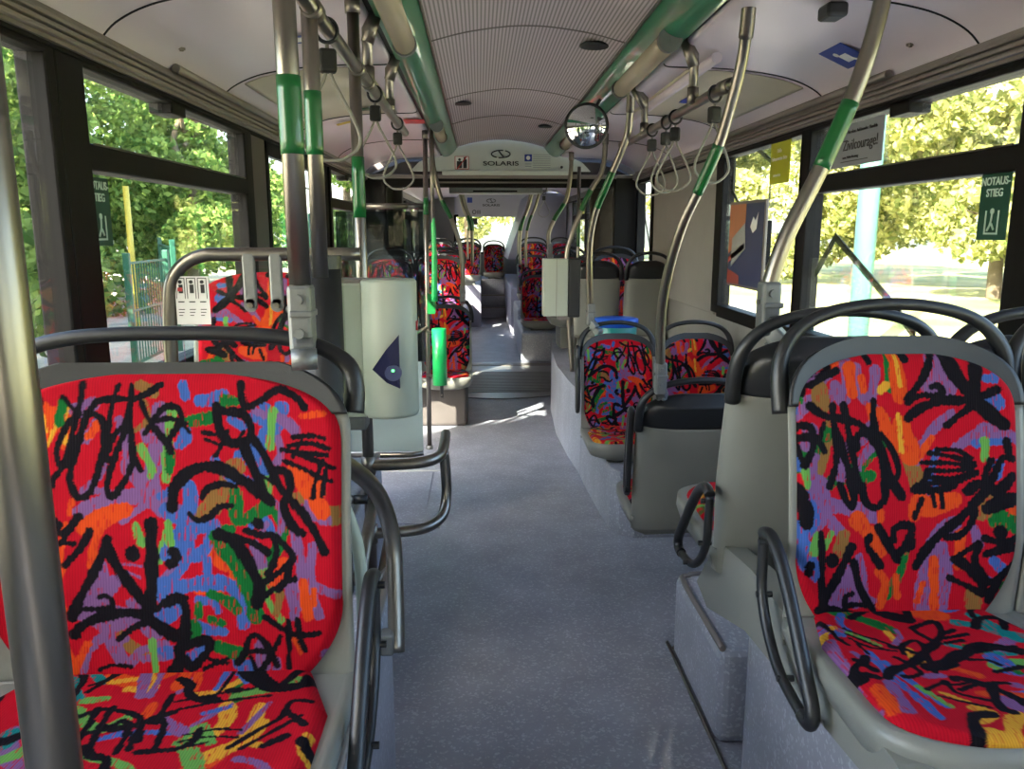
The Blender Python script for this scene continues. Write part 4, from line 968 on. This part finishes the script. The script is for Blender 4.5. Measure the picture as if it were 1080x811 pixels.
def pole(label, pts, band=None, r=.0175, handle=None, sleeve=(2.06, 2.2), sc=1.0, name='grab_pole', cat='pole', flute=False, bot=None):
    base = Vector(pts[-1]); loc = [tuple(Vector(p) - base) for p in pts]
    t = thing(name, base, label, cat)
    MB().tube(loc, r, 16, smooth=8 if len(loc) > 2 else 0).build('tube', STEEL, t)
    if band:
        sp = sub_path(loc, band[0] - base.z, band[1] - base.z)
        if len(sp) > 1: MB().tube([sp[0], *sp[1:-1], sp[-1]], r + .0012, 16, smooth=0).build('green_sleeve', GREENBAND, t)
    if sleeve:
        sp = sub_path(loc, sleeve[0] - base.z, sleeve[1] - base.z)
        if len(sp) > 1: MB().tube(sp, r + .004, 14, smooth=0).build('ceiling_socket', STEELD, t)
    if handle is not None: clamp(t, (0, 0, .01), tuple(Vector(handle) - base), sc)
    if bot: MB().tube([(0, 0, 0), (0, 0, .03)], r + .008, 16, smooth=0).build('floor_socket', BRACKET, t)
    return t
pole('thick steel pole cropped by the left edge of the photo, closest to the camera', [(-.494, .50, 2.14), (-.494, .50, .64)], r=.0172, bot=True)
pole('steel pole with green sleeve clamped to the handle of the nearest left seat', [(-.493, 1.3, 2.14), (-.487, 1.3, 1.365)], (1.60, 1.735), handle=(-.478, 1.26, 1.30), sc=.9)
pole('steel pole with green sleeve standing in a black padded column on the left', [(-.548, 1.78, 2.14), (-.548, 1.78, 1.40)], (1.645, 1.80))
t = thing('padded_column', (-.565, 1.86, .62), 'black padded round column left of the grey-green machine housing', 'column')
MB().tube([(0, 0, 0), (0, 0, .80)], .048, 24, smooth=0).build('padding', BLACKRUB, t); MB().disc((0, 0, .81), .05, .03, 'Z', 24).build('collar', BLACKP, t)
pole('steel pole with green sleeve carrying the machine housing and the floor loop', [(-.548, 2.4, 2.14), (-.548, 2.4, .42)], (1.52, 1.735))
o = MB().tube([(0, 0, 0), (0, 0, .42)], .020, 14, smooth=0).build('pole_foot', STEELD, None, (-.548, 2.41, 0)); tag(o, 'short dark steel foot tube under the pole with the floor loop', 'pole')
pole('curved steel pole with green sleeve clamped to the handle behind the nearest right seat', [(.655, 1.75, 2.14), (.645, 1.75, 1.975), (.61, 1.75, 1.82), (.547, 1.75, 1.65), (.475, 1.75, 1.49), (.444, 1.75, 1.385), (.443, 1.75, 1.335)], (1.63, 1.77), handle=(.485, 1.72, 1.24), sc=1.0)
pole('curved steel pole with green sleeve clamped to the low grey-backed seat on the right', [(.588, 2.44, 2.17), (.604, 2.52, 2.043), (.599, 2.56, 1.95), (.575, 2.62, 1.787), (.535, 2.68, 1.649), (.49, 2.74, 1.511), (.464, 2.82, 1.33), (.461, 2.87, 1.172), (.473, 2.9, .965)], (1.62, 1.775), handle=(.51, 2.98, .86))
pole('curved steel pole with green sleeve clamped to the low patterned seat on the right', [(.543, 4.03, 2.18), (.551, 4.12, 2.004), (.523, 4.16, 1.894), (.464, 4.22, 1.734), (.416, 4.28, 1.591), (.396, 4.33, 1.417), (.41, 4.39, 1.15), (.417, 4.4, 1.05)], (1.62, 1.80), handle=(.455, 4.36, .955))
pole('curved steel pole with green sleeve above the grey and black box on the right', [(.65, 5.5, 2.14), (.645, 5.5, 1.98), (.62, 5.5, 1.87), (.557, 5.5, 1.77), (.488, 5.5, 1.62), (.425, 5.5, 1.45), (.40, 5.5, 1.3), (.42, 5.5, .9), (.45, 5.5, .53)], (1.63, 1.78))
pole('curved steel pole with green sleeve just in front of the joint on the right', [(.57, 6.8, 2.14), (.566, 6.8, 1.98), (.53, 6.8, 1.76), (.436, 6.8, 1.60), (.385, 6.8, 1.47), (.399, 6.8, 1.34)], (1.58, 1.74), handle=(.42, 6.95, 1.28))
pole('straight steel pole with green sleeve just in front of the joint on the right', [(.60, 6.5, 2.0), (.60, 6.5, .53)], (1.35, 1.60), r=.014)
pole('thin straight steel door pole with green sleeve standing on the floor at the left', [(-.545, 5.4, 2.14), (-.555, 5.4, .0)], (1.60, 1.765), r=.016, bot=True)
pole('curved steel pole with green sleeve clamped to the seat past the left door', [(-.532, 5.9, 2.14), (-.52, 5.9, 1.95), (-.471, 5.9, 1.735), (-.391, 5.9, 1.57), (-.335, 5.9, 1.38), (-.322, 5.9, 1.2), (-.322, 5.9, 1.05)], (1.58, 1.73), handle=(-.33, 6.2, .96), r=.016)
for i, (x, y, xs) in enumerate(((.44, 9.6, .15), (.48, 9.0, .155), (-.42, 9.3, -.14), (-.40, 10.4, -.12), (-.46, 11.6, -.1), (.52, 11.5, .16))):
    s = 1 if x > 0 else -1
    pole(['thin curved pole behind the joint on the right, second from the aisle', 'thin curved pole nearest behind the joint on the right', 'thin curved pole nearest behind the joint on the left', 'second thin curved pole behind the joint on the left', 'third thin curved pole behind the joint on the left', 'thin curved pole farthest back on the right'][i],
         [(x, y, 2.13), (x, y, 1.98), (x - .05 * s, y, 1.78), (x - .12 * s, y, 1.6), (x - xs * s * s, y, 1.42), (x - xs, y, 1.1)], (1.5, 1.68), r=.015)
# bent support tubes by the nearest left seat
t = thing('bent_tube', (-.39, 1.6, .60), 'thick bent steel tube curving down from behind the near left seat to its podium', 'tube')
MB().tube([(-.20, -.20, .56), (-.09, -.12, .475), (-.035, .03, .36), (-.008, .08, .24), (0, .05, .12), (.004, .0, .0)], .0185, 18).build('tube', STEEL, t)
MB().box(-.03, .0, -.02, .02, .0, .05, .006).build('mounting_lug', BRACKET, t)
o = MB().tube([(-.02, -.03, .47), (0, .0, .40), (.012, .02, .32), (.014, .02, .2), (.010, .0, .09), (0, 0, .02)], .011, 14).build('bent_tube', BOXG, None, (-.425, 1.30, .62)); tag(o, 'thin pale grey bent tube beside the back of the near left seat', 'tube')
t = thing('brace_tube', (-.50, 1.85, .66), 'slanted pair of steel tubes joining the pole to the near left podium', 'tube')
MB().tube([(-.03, .5, .02), (0, 0, .0)], .017, 14).build('tube', STEELD, t); MB().tube([(.025, .5, -.03), (.045, 0, -.05)], .013, 14).build('tube', STEEL, t)
t = thing('stub_tube', (-.66, 2.3, .708), 'short horizontal steel stub with dark end behind the near left seat', 'tube')
MB().tube([(0, 0, 0), (.08, 0, 0)], .013, 12).build('tube', STEEL, t); MB().tube([(.08, 0, 0), (.12, 0, 0)], .0145, 12).build('end_sleeve', BLACKP, t)
# floor loop
t = thing('guard_loop', (-.548, 2.4, 0), 'polished steel double guard loop reaching into the aisle from the left pole', 'guard rail')
MB().tube([(0, 0, .785), (.08, 0, .785), (.17, .01, .79), (.215, .07, .79), (.225, .18, .79), (.225, .36, .79)], .0175, 18).build('tube', STEEL, t)
MB().tube([(.226, .16, .78), (.232, .16, .70), (.232, .15, .62), (.215, .10, .572), (.15, .03, .56), (0, 0, .56)], .0175, 18).build('tube', STEEL, t)
for z in (.785, .56): MB().tube([(0, 0, z - .03), (0, 0, z + .03)], .0215, 16).build('collar', STEELD, t)
# glass screen with inverted U tube
t = thing('glass_screen', (-1.05, 2.2, .56), 'clear glass screen hanging on brackets from an inverted-U steel tube on the left', 'screen')
MB().tube([(-.005, 0, 0), (0, 0, .45), (.01, 0, .74), (.035, 0, .83), (.10, 0, .873), (.2, 0, .878), (.53, 0, .878)], .018, 16).build('frame_tube', STEEL, t)
MB().box(.04, .48, -.004, .004, .25, .84).build('pane', GLASSC, t)
for x in (.232, .303):
    b = MB(); b.box(x - .018, x + .018, -.018, -.010, .74, .885, .006); b.disc((x, -.014, .742), .018, .008, 'Y', 20); b.build('glass_bracket', BRACKET, t)
    MB().disc((x, -.020, .742), .008, .012, 'Y', 16).build('bolt', STEEL, t)
t = thing('pictogram_sticker', (-.975, 2.194, 1.25), 'white sticker with three seated-passenger pictograms on the left glass screen', 'sticker')
MB().box(-.045, .045, -.002, 0, 0, .13).build('sheet', WHITE, t)
b = MB()
for k in range(3):
    x = -.03 + k * .029
    b.box(x - .012, x + .012, -.003, -.002, .124, .126).box(x - .012, x - .0105, -.003, -.002, .07, .125).box(x + .0105, x + .012, -.003, -.002, .07, .125)
    b.disc((x, -.003, .115), .005, .002, 'Y', 12); b.box(x - .004, x + .006, -.004, -.002, .085, .108)
    b.box(x - .008, x + .008, -.003, -.002, .060, .063).box(x - .008, x + .008, -.003, -.002, .040, .042).box(x - .008, x + .006, -.003, -.002, .032, .034).box(x - .008, x + .002, -.003, -.002, .024, .026)
b.build('pictograms', BLACKINK, t); MB().box(-.037, -.024, -.005, -.003, .09, .10).build('red_mark', REDINK, t)
# machine housing
t = tm = thing('ticket_machine', (-.500, 2.34, .965), 'grey-green metal ticket machine housing on the left pole, with rounded right half', 'ticket machine')
b = MB(); b.box(-.112, -.03, -.06, .07, .0, .42, .008); b.build('flat_housing', BOXG, t)
b = MB(); P = []
for z in [0, .012, .42, .428, .43]:
    ins = {0: .004, .012: 0, .42: 0, .428: .004, .43: .03}[z]
    P.append([Vector((.032 + (.086 - ins) * math.cos(a) * (1.0), -.01 + (.080 - ins) * math.sin(a), z - (.03 * math.cos(a) if z < .1 else 0) * 0)) for a in [2 * PI * k / 40 for k in range(40)]])
V = b.grid(P, closed_u=True); b.bm.faces.new(V[-1]); b.bm.faces.new(V[0][::-1]); b.build('rounded_housing', BOXG, t)
MB().box(-.108, -.032, -.055, .06, .415, .430, .004).build('top_lid', TRIMG, t)
MB().box(-.105, -.035, -.05, .03, -.045, .0, .006).build('lower_tray', BRACKET, t)
b = MB(); b.poly([(-.005, -.088, .16), (.035, -.094, .22), (.072, -.088, .265), (.072, -.088, .10), (.035, -.094, .12)], .012, (0, -1, 0)); b.build('dark_display', mat('navy_display', (32, 34, 62), .25, noise=.1), t)
MB().disc((.055, -.106, .15), .024, .014, 'Y', 20).build('card_reader', mat('slate_reader', (58, 62, 92), .35, noise=.1), t)
MB().box(.051, .059, -.117, -.111, .155, .162, .001).build('green_light', mat('green_light', (90, 220, 120), .4, emis=((90, 230, 120), 1.0)), t)
MB().box(-.03, -.026, -.064, -.055, 0.0, .42).build('panel_seam', TRIMG, t)
MB().box(.112, .12, -.03, -.01, .27, .30, .002).build('red_button', REDINK, t)
tm.scale = (1, 1, .93)
# frosted partition with lettering
t = thing('frosted_partition', (-1.15, 3.86, .36), 'frosted pale green glass partition with black lettering beside the left door', 'partition')
MB().box(0, .665, -.004, .004, .06, .51).build('pane', GLASSF, t)
MB().tube([(0, 0, .04), (.60, 0, .04), (.665, 0, .05)], .014, 12, smooth=0).build('lower_rail', STEEL, t)
text('lettering', 'SOLARIS', .05, BLACKINK, t, (.46, -.006, .445), (PI / 2, 0, 0), 1.7, bold=.0008)
b = MB(); b.tube([(.44 + math.cos(a) * .05, -.006, .487 + math.sin(a) * .016) for a in [R(v) for v in range(0, 200, 14)]], .004, 6); b.build('emblem', BLACKINK, t)
# door side green bars
t = thing('green_bar', (-.47, 5.3, .45), 'thick bright green padded bar with black lower bracket in the left doorway', 'grab bar')
MB().tube([(0, 0, .03), (0, 0, .41)], .048, 24, smooth=0).build('green_pad', mat('bright_green_pad', (20, 180, 92), .35, coat=.3), t)
MB().box(.0, .022, -.01, .02, -.06, .03, .003).build('lower_bracket', BLACKP, t); MB().disc((.011, -.012, -.04), .006, .008, 'Y', 10).build('bolt', STEEL, t)
MB().tube([(-.085, .09, .38), (-.0, .0, .38)], .010, 8, smooth=0).tube([(-.085, .09, .08), (-.0, .0, .08)], .010, 8, smooth=0).build('pole_bracket', STEEL, t)
pole('slanted short tube with green end pointing down at the left doorway', [(-.55, 5.39, .86), (-.714, 5.33, .785)], (.78, .83), r=.012, name='grab_tube', cat='grab bar')
t = thing('door_grab_tube', (-.492, 5.2, 1.05), 'light green vertical grab tube beyond the left doorway', 'grab bar')
MB().tube([(0, 0, .0), (.005, 0, .3), (.0, 0, .55)], [.022, .018, .012], 14).build('green_sleeve', mat('bright_green_pad', (20, 180, 92), .35), t); MB().tube([(0, 0, .5), (0, 0, 1.08)], .013, 12).build('tube', STEEL, t)
t = thing('plastic_flag', (-.50, 5.38, .95), 'small flat green plastic flag on the left door pole', 'marker')
MB().poly([(-.05, 0, 0), (.0, 0, 0), (.01, 0, .06), (-.01, 0, .13), (-.05, 0, .14)], .01, (0, 1, 0)).build('green_flag', GREENBAND, t)
t = thing('tinted_partition', (-1.2, 5.56, .60), 'dark tinted glass partition under a steel tube behind the left door', 'partition')
MB().tube([(.2, 0, 1.065), (.52, 0, 1.065)], .019, 14).build('top_tube', STEELD, t); MB().tube([(.52, 0, 1.065), (.65, 0, 1.06)], .02, 14).build('dark_sleeve', BLACKP, t)
MB().box(.03, .62, -.004, .004, .0, 1.03).build('pane', GLASST, t)
# grey/black box on the right pole
t = thing('validator_box', (.36, 5.5, .925), 'pale grey and black ticket validator box on the right-hand pole', 'ticket validator')
MB().box(-.125, .045, -.07, .05, .0, .39, .006).build('grey_cover', BOXG, t); MB().box(.047, .13, -.06, .05, -.01, .392, .01).build('black_side', BLACKP, t)
MB().box(-.036, -.033, -.072, -.068, .0, .39).build('seam', TRIMG, t); MB().box(-.02, .05, -.05, .03, -.03, .0, .004).build('lower_slot', TRIMG, t)
pole('straight steel pole under the validator box standing on the right podium', [(.445, 5.56, .95), (.455, 5.56, .525)], r=.014, name='support_pole')

# ---------------------------------------------------------------- ceiling rails, hangers and straps
t = thing('ceiling_rail', (-.54, .6, 1.95), 'left overhead steel rail carrying hand straps', 'rail')
MB().tube([(0, 0, 0), (0, 3.3, 0)], .017, 16).build('tube', STEEL, t)
for y in (1.18, 1.80, 2.02): MB().tube([(0, y - .03, 0), (0, y + .03, 0)], .022, 14).build('joint_sleeve', STEELD, t)
t = thing('ceiling_rail', (.585, 2.5, 1.95), 'right overhead steel rail carrying hand straps', 'rail')
MB().tube([(.010, .07, 0.0), (0, .25, 0), (0, 1.6, 0), (-.02, 1.9, 0)], .017, 16).build('tube', STEEL, t)
MB().tube([(.008, .10, 0), (0, .17, 0)], .023, 14).build('joint_sleeve', STEELD, t)
def hanger(x, y, xb, label):
    t = thing('rail_hanger', (xb, y, 1.95), label, 'hanger')
    MB().tube([(0, 0, .0), (0, 0, .16), (x - xb, 0, .21)], .016, 14, smooth=0).build('tube', STEEL, t)
    MB().tube([(0, 0, .12), (x - xb, 0, .21)], .020, 14, smooth=0).build('upper_sleeve', STEELD, t); MB().tube([(0, 0, -.005), (0, 0, .05)], .020, 14, smooth=0).build('lower_sleeve', STEELD, t)
hanger(-.51, 2.63, -.54, 'nearer short hanger tube holding the left overhead rail')
hanger(-.51, 3.25, -.54, 'farther short hanger tube holding the left overhead rail')
hanger(.53, 2.95, .565, 'nearer short hanger tube holding the right overhead rail')
hanger(.53, 3.9, .585, 'farther short hanger tube holding the right overhead rail')
def strap_parts():
    b = MB(); b.tube([(math.cos(a) * .024, 0, math.sin(a) * .026 - .006) for a in [2 * PI * k / 14 for k in range(14)]], .0045, 8, closed=True, smooth=2)
    top = b.mesh('top_loop', BLACKP)
    b = MB(); b.box(-.020, .020, -.015, .015, -.098, -.045, .008, 3); buck = b.mesh('buckle', BLACKRUB)
    b = MB(); b.tube([(0, 0, -.035), (-.006, 0, -.10), (-.03, 0, -.15), (-.062, 0, -.215), (-.064, 0, -.255), (-.03, 0, -.285), (0, 0, -.29), (.03, 0, -.285), (.064, 0, -.255), (.062, 0, -.215), (.03, 0, -.15), (.006, 0, -.10), (0, 0, -.035)], .0042, 8, smooth=4)
    return top, buck, b.mesh('hand_loop', CLEARP)
ST = strap_parts()
def strap(x, y, rz, label, sc=1.0):
    t = thing('hand_strap', (x, y, 1.95), label, 'hand strap', None, rz); t.scale = (sc, sc, sc)
    for n, m in zip(('top_loop', 'buckle', 'hand_loop'), ST): new_obj(n, m, t)
strap(-.54, 1.93, .25, 'nearest hand strap on the left rail, dark buckle near the second pole')
strap(-.54, 2.78, .1, 'middle hand strap on the left overhead rail', .95)
strap(-.54, 3.52, .0, 'farthest hand strap on the left overhead rail', .95)
strap(.585, 2.74, .3, 'nearest hand strap on the right rail, hanging alone beside the curved pole')
strap(.585, 3.28, -.3, 'hand strap on the right rail, rightmost of the three bunched together')
strap(.585, 3.44, .4, 'hand strap on the right rail, middle of the three bunched together')
strap(.582, 3.70, .1, 'hand strap on the right rail, leftmost of the three bunched together')
t = thing('ceiling_rail', (.57, 9.2, 1.95), 'short overhead rail with one strap behind the joint on the right', 'rail')
MB().tube([(0, 0, 0), (0, 1.6, 0)], .015, 12).tube([(0, .02, 0), (0, .02, .19)], .012, 10).tube([(0, 1.58, 0), (0, 1.58, .19)], .012, 10).build('tube', STEEL, t)
strap(.57, 9.6, .2, 'small distant hand strap hanging behind the joint on the right')
# ---------------------------------------------------------------- round mirror
t = thing('round_mirror', (.352, 4.2, 2.022), 'round black-rimmed convex mirror hanging from the right green strip', 'mirror')
M_ = mat('mirror_glass', (235, 238, 240), .04, 1.0)
b = MB(); P = []
for j in range(9):
    rr = .118 * j / 8 + .0005
    P.append([Vector((rr * math.cos(a), -.028 - .022 * (1 - (j / 8) ** 2), rr * math.sin(a))) for a in [2 * PI * k / 40 for k in range(40)]])
b.grid(P, closed_u=True); mg = b.build('mirror_glass', M_, t)
MB().tube([(.118 * math.cos(2 * PI * k / 24), -.022, .118 * math.sin(2 * PI * k / 24)) for k in range(24)], .011, 10, closed=True, smooth=2).build('black_rim', BLACKP, t)
MB().disc((0, .0, 0), .118, .04, 'Y', 40, .06).build('back_housing', BLACKP, t)
MB().tube([(0, .02, .0), (.03, .06, .08), (.07, .07, .15)], .010, 10).build('bracket_arm', BLACKP, t)
t.rotation_euler = (R(4), 0, R(-14)); t.scale = (.88, .88, .88)
# ---------------------------------------------------------------- teal tub behind the low seats
t = thing('plastic_tub', (.605, 4.66, .52), 'teal plastic tub with a blue rim standing behind the low patterned seat', 'tub')
b = MB(); P = [[Vector((r * math.cos(2 * PI * k / 36) , r * .8 * math.sin(2 * PI * k / 36), z)) for k in range(36)] for r, z in ((.09, .0), (.105, .02), (.125, .34), (.12, .345), (.10, .03))]
V = b.grid(P, closed_u=True); b.bm.faces.new(V[0][::-1]); b.bm.faces.new(V[-1]); b.build('tub_body', mat('teal_plastic', (20, 128, 122), .35, noise=.05), t)
b = MB(); P = [[Vector((r * math.cos(2 * PI * k / 36), r * .8 * math.sin(2 * PI * k / 36), z)) for k in range(36)] for r, z in ((.124, .335), (.132, .34), (.132, .372), (.10, .378), (.02, .38))]
V = b.grid(P, closed_u=True); b.bm.faces.new(V[-1]); b.bm.faces.new(V[0][::-1]); b.build('blue_lid', mat('blue_plastic', (30, 86, 190), .35, noise=.05), t)
t.scale = (1, 1, 1.27)
# ---------------------------------------------------------------- notices, posters and decals
NOTG = mat('dark_green_sign', (14, 66, 52), .45, noise=.08); LGREY = mat('pale_sign_print', (190, 210, 200), .5, noise=.05)
def exit_sign(sx, y, z, label):
    t = thing('emergency_exit_sign', (sx * 1.219, y, z), label, 'sign', None, -sx * PI / 2)
    # local x runs along the wall, local -y faces into the vehicle
    MB().box(-.065, .065, -.003, 0, -.09, .09, .002).build('green_sheet', NOTG, t)
    for k, w in enumerate(('NOTAUS-', 'STIEG')): text('lettering', w, .030, LGREY, t, (0, -.0035, .068 - k * .031), (PI / 2, 0, 0), .95, bold=.0006)
    b = MB(); b.box(-.03, .03, -.005, -.003, -.075, -.070).box(-.03, -.025, -.005, -.003, -.075, -.01).box(.025, .03, -.005, -.003, -.075, -.01).disc((.0, -.004, -.012), .008, .003, 'Y', 12)
    b.tube([(.0, -.004, -.02), (-.004, -.004, -.045), (-.016, -.004, -.065)], .003, 6).tube([(0, -.004, -.045), (.012, -.004, -.062)], .003, 6); b.build('pictogram', LGREY, t)
    return t
exit_sign(1, 2.19, 1.565, 'dark green NOTAUSSTIEG exit sign on the near right window')
exit_sign(-1, 2.23, 1.55, 'dark green NOTAUSSTIEG exit sign on the second left window')
t = thing('window_poster', (1.219, 3.07, 1.815), 'grey poster reading Zivilcourage! in the top pane of the right window', 'poster', None, -PI / 2)
MB().box(-.225, .225, -.002, 0, -.072, .085).build('sheet', mat('grey_poster', (128, 132, 140), .5, noise=.05), t)
text('lettering', 'Zivilcourage!', .056, BLACKINK, t, (.052, -.003, .005), (PI / 2, 0, 0), .95)
text('small_lettering', 'Hinsehen. Aufeinander. Handeln', .018, BLACKINK, t, (.06, -.003, .055), (PI / 2, 0, 0)); text('small_lettering', 'www. Polizei-Beratung', .014, BLACKINK, t, (-.02, -.003, -.038), (PI / 2, 0, 0))
MB().box(-.21, -.17, -.003, -.002, -.03, .0).build('blue_mark', mat('bright_blue_print', (40, 120, 200), .5), t)
MB().box(-.10, .12, -.003, -.002, -.055, -.052).build('rule_line', BLACKINK, t)
t = thing('yellow_sticker', (1.219, 3.82, 1.82), 'olive yellow notice with white writing high on the right window', 'sticker', None, -PI / 2)
MB().box(-.125, .125, -.002, 0, -.10, .10).build('sheet', mat('olive_yellow_print', (168, 172, 30), .5, noise=.05), t)
for k, w in enumerate(('Hallo', 'Fahrausweise bitte')): text('lettering', w, .026, WHITE, t, (-.01, -.003, .05 - k * .035), (PI / 2, 0, 0))
text('lettering', 'entwerten', .022, WHITE, t, (-.03, -.003, -.06), (PI / 2, 0, 0))
t = thing('framed_poster', (1.17, 4.08, 1.21), 'framed poster in orange, white and dark blue held in front of the right window', 'poster', None, -PI / 2)
MB().box(-.27, .27, -.012, .004, 0, .44, .004).build('frame', TRIMG, t); MB().box(-.2, -.16, .004, .05, .1, .34, .002).box(.16, .2, .004, .05, .1, .34, .002).build('holder', FRAMEB, t)
MB().box(-.255, .255, -.014, -.012, .015, .425).build('backing', mat('dark_blue_print', (44, 54, 92), .4, noise=.15), t)
b = MB(); b.poly([(-.255, -.015, .17), (.0, -.015, .26), (.0, -.015, .425), (-.255, -.015, .425)], .001, (0, 1, 0)); b.build('orange_area', mat('orange_print', (176, 108, 70), .4, noise=.2), t)
b = MB(); b.poly([(-.2, -.0165, .10), (.02, -.0165, .20), (.0, -.0165, .33), (-.2, -.0165, .25)], .001, (0, 1, 0)); b.build('white_area', mat('pale_print', (150, 150, 150), .4, noise=.25), t)
b = MB(); b.poly([(-.255, -.0165, .12), (.0, -.0165, .20), (.0, -.0165, .23), (-.255, -.0165, .15)], .0005, (0, 1, 0)).poly([(-.255, -.0168, .015), (-.06, -.0168, .015), (-.06, -.0168, .06), (-.255, -.0168, .09)], .0005, (0, 1, 0)); b.build('red_area', mat('brick_print', (150, 60, 50), .4, noise=.2), t)
b = MB(); b.poly([(.08, -.0165, .31), (.12, -.0165, .36), (.15, -.0165, .34), (.19, -.0165, .38), (.17, -.0165, .30), (.12, -.0165, .28)], .001, (0, 1, 0)); b.build('white_bird', WHITE, t)
# zigzag film strips on the outside of the right windows
OLIVE = mat('olive_film_strip', (58, 60, 34), .5, noise=.1)
def zigzag(label, pts, w=.03):
    t = thing('zigzag_strip', (1.262, pts[0][0], pts[0][1]), label, 'strip')
    b = MB()
    for (y0, z0), (y1, z1) in zip(pts, pts[1:]):
        d = Vector((0, y1 - y0, z1 - z0)); L = d.length; n = Vector((0, -d.z, d.y)).normalized() * w / 2
        e = d.normalized() * w * .3
        o = Vector((0, y0 - pts[0][0], z0 - pts[0][1]))
        b.poly([o - n - e, o + n - e, o + d + n + e, o + d - n + e], .004, (1, 0, 0))
    b.build('strip', OLIVE, t)
zigzag('olive zigzag strip across the large right window behind the seat handles', [(3.52, 1.24), (3.27, 1.475), (2.77, 1.245), (2.62, 1.16), (2.62, 1.0)])
zigzag('thin dark zigzag strip in the upper part of the window with the framed poster', [(4.66, 1.93), (4.66, 1.72), (4.42, 1.58), (4.42, 1.58)], .022)
zigzag('thin dark bent strip left of the yellow notice on the right window', [(4.30, 1.93), (4.06, 1.84), (4.06, 1.63)], .022)
zigzag('thin dark zigzag strip on the narrow right window before the joint', [(7.15, 1.85), (7.1, 1.6), (6.85, 1.35), (6.7, 1.62), (6.62, 1.75)], .03)
zigzag('thin dark zigzag strip low on the narrow right window before the joint', [(6.85, 1.1), (6.66, 1.35)], .03)
# cove decals
def decal(x, y, z, rz, tilt, label, w=.085, h=.06, m=BLUEINK, mark=True, name='ceiling_decal'):
    t = thing(name, (x, y, z), label, 'decal'); t.rotation_euler = (0, tilt, rz)
    MB().box(-h, h, -w, w, 0, .002, .0008).build('sheet', m, t)
    if mark:
        b = MB(); b.disc((-h * .35, w * .25, -.001), .011, .002, 'Z', 14).box(-.012, .03, -.03, .02, -.002, 0).tube([(.01, -.02, -.001), (.035, -.04, -.001), (.035, -.06, -.001)], .004, 6); b.build('white_mark', WHITE, t)
decal(1.045, 2.82, 2.082, 0, R(24), 'blue accessibility decal on the right ceiling cove')
decal(.83, 4.0, 2.118, 0, R(5), 'small blue decal on the right ceiling cove beyond the hatch', .09, .04, mark=False)
decal(-.79, 2.83, 2.120, 0, R(-5), 'small violet-blue decal on the left ceiling cove between the two poles', .05, .04, mark=True)
decal(-.57, 4.88, 2.126, 0, 0, 'red and black decal on the left ceiling cove before the portal', .09, .06, REDINK, False)
decal(-.95, 4.75, 2.10, 0, R(-14), 'small yellow decal on the left ceiling cove', .03, .05, mat('yellow_print', (190, 160, 30), .5), False)
decal(-.77, 4.35, 2.118, 0, R(-4), 'small green decal on the left ceiling cove', .04, .04, GREENBAND, False)
MB_ = MB().box(-.03, .03, -.04, .04, -.03, .01, .01).build('ceiling_sensor', BLACKP, None, (.80, 2.36, 2.115)); tag(MB_, 'small black sensor under the right ceiling cove at the top edge of the photo', 'sensor')
o = MB().box(-.03, .03, -.02, .02, -.06, .05, .008).build('emergency_hammer_box', REDINK, None, (.78, 9.4, 2.075)); tag(o, 'tiny red box high up behind the joint on the right', 'box')

# ---------------------------------------------------------------- third level: prints on sheets, bolts on brackets, readers on displays
def sub(parent_names, child_names):
    for t in list(bpy.data.objects):
        if t.parent is not None or not t.children: continue
        ks = list(t.children); ps = [c for c in ks if c.name.split('.')[0] in parent_names]
        if not ps: continue
        for c in ks:
            if c.name.split('.')[0] in child_names and c not in ps:
                p = min(ps, key=lambda q: (q.location - c.location).length)
                c.parent = p; c.matrix_parent_inverse = p.matrix_basis.inverted()
sub({'sheet', 'label_sheet', 'green_sheet', 'backing', 'white_field', 'panel', 'portal_panel'},
    {'lettering', 'small_lettering', 'pictogram', 'pictograms', 'blue_mark', 'rule_line', 'red_mark', 'printed_lines', 'white_mark', 'blue_square', 'white_bird', 'orange_area', 'white_area', 'red_area', 'emblem', 'black_figures', 'red_bar'})
sub({'glass_bracket'}, {'bolt'}); sub({'dark_display'}, {'card_reader', 'green_light'}); sub({'clamp'}, {'clamp_arm'})
sub({'lamp_cover'}, {'light_tube', 'wire'}); sub({'step'}, {'step_edge'}); sub({'tube'}, {'green_sleeve', 'ceiling_socket', 'floor_socket'})
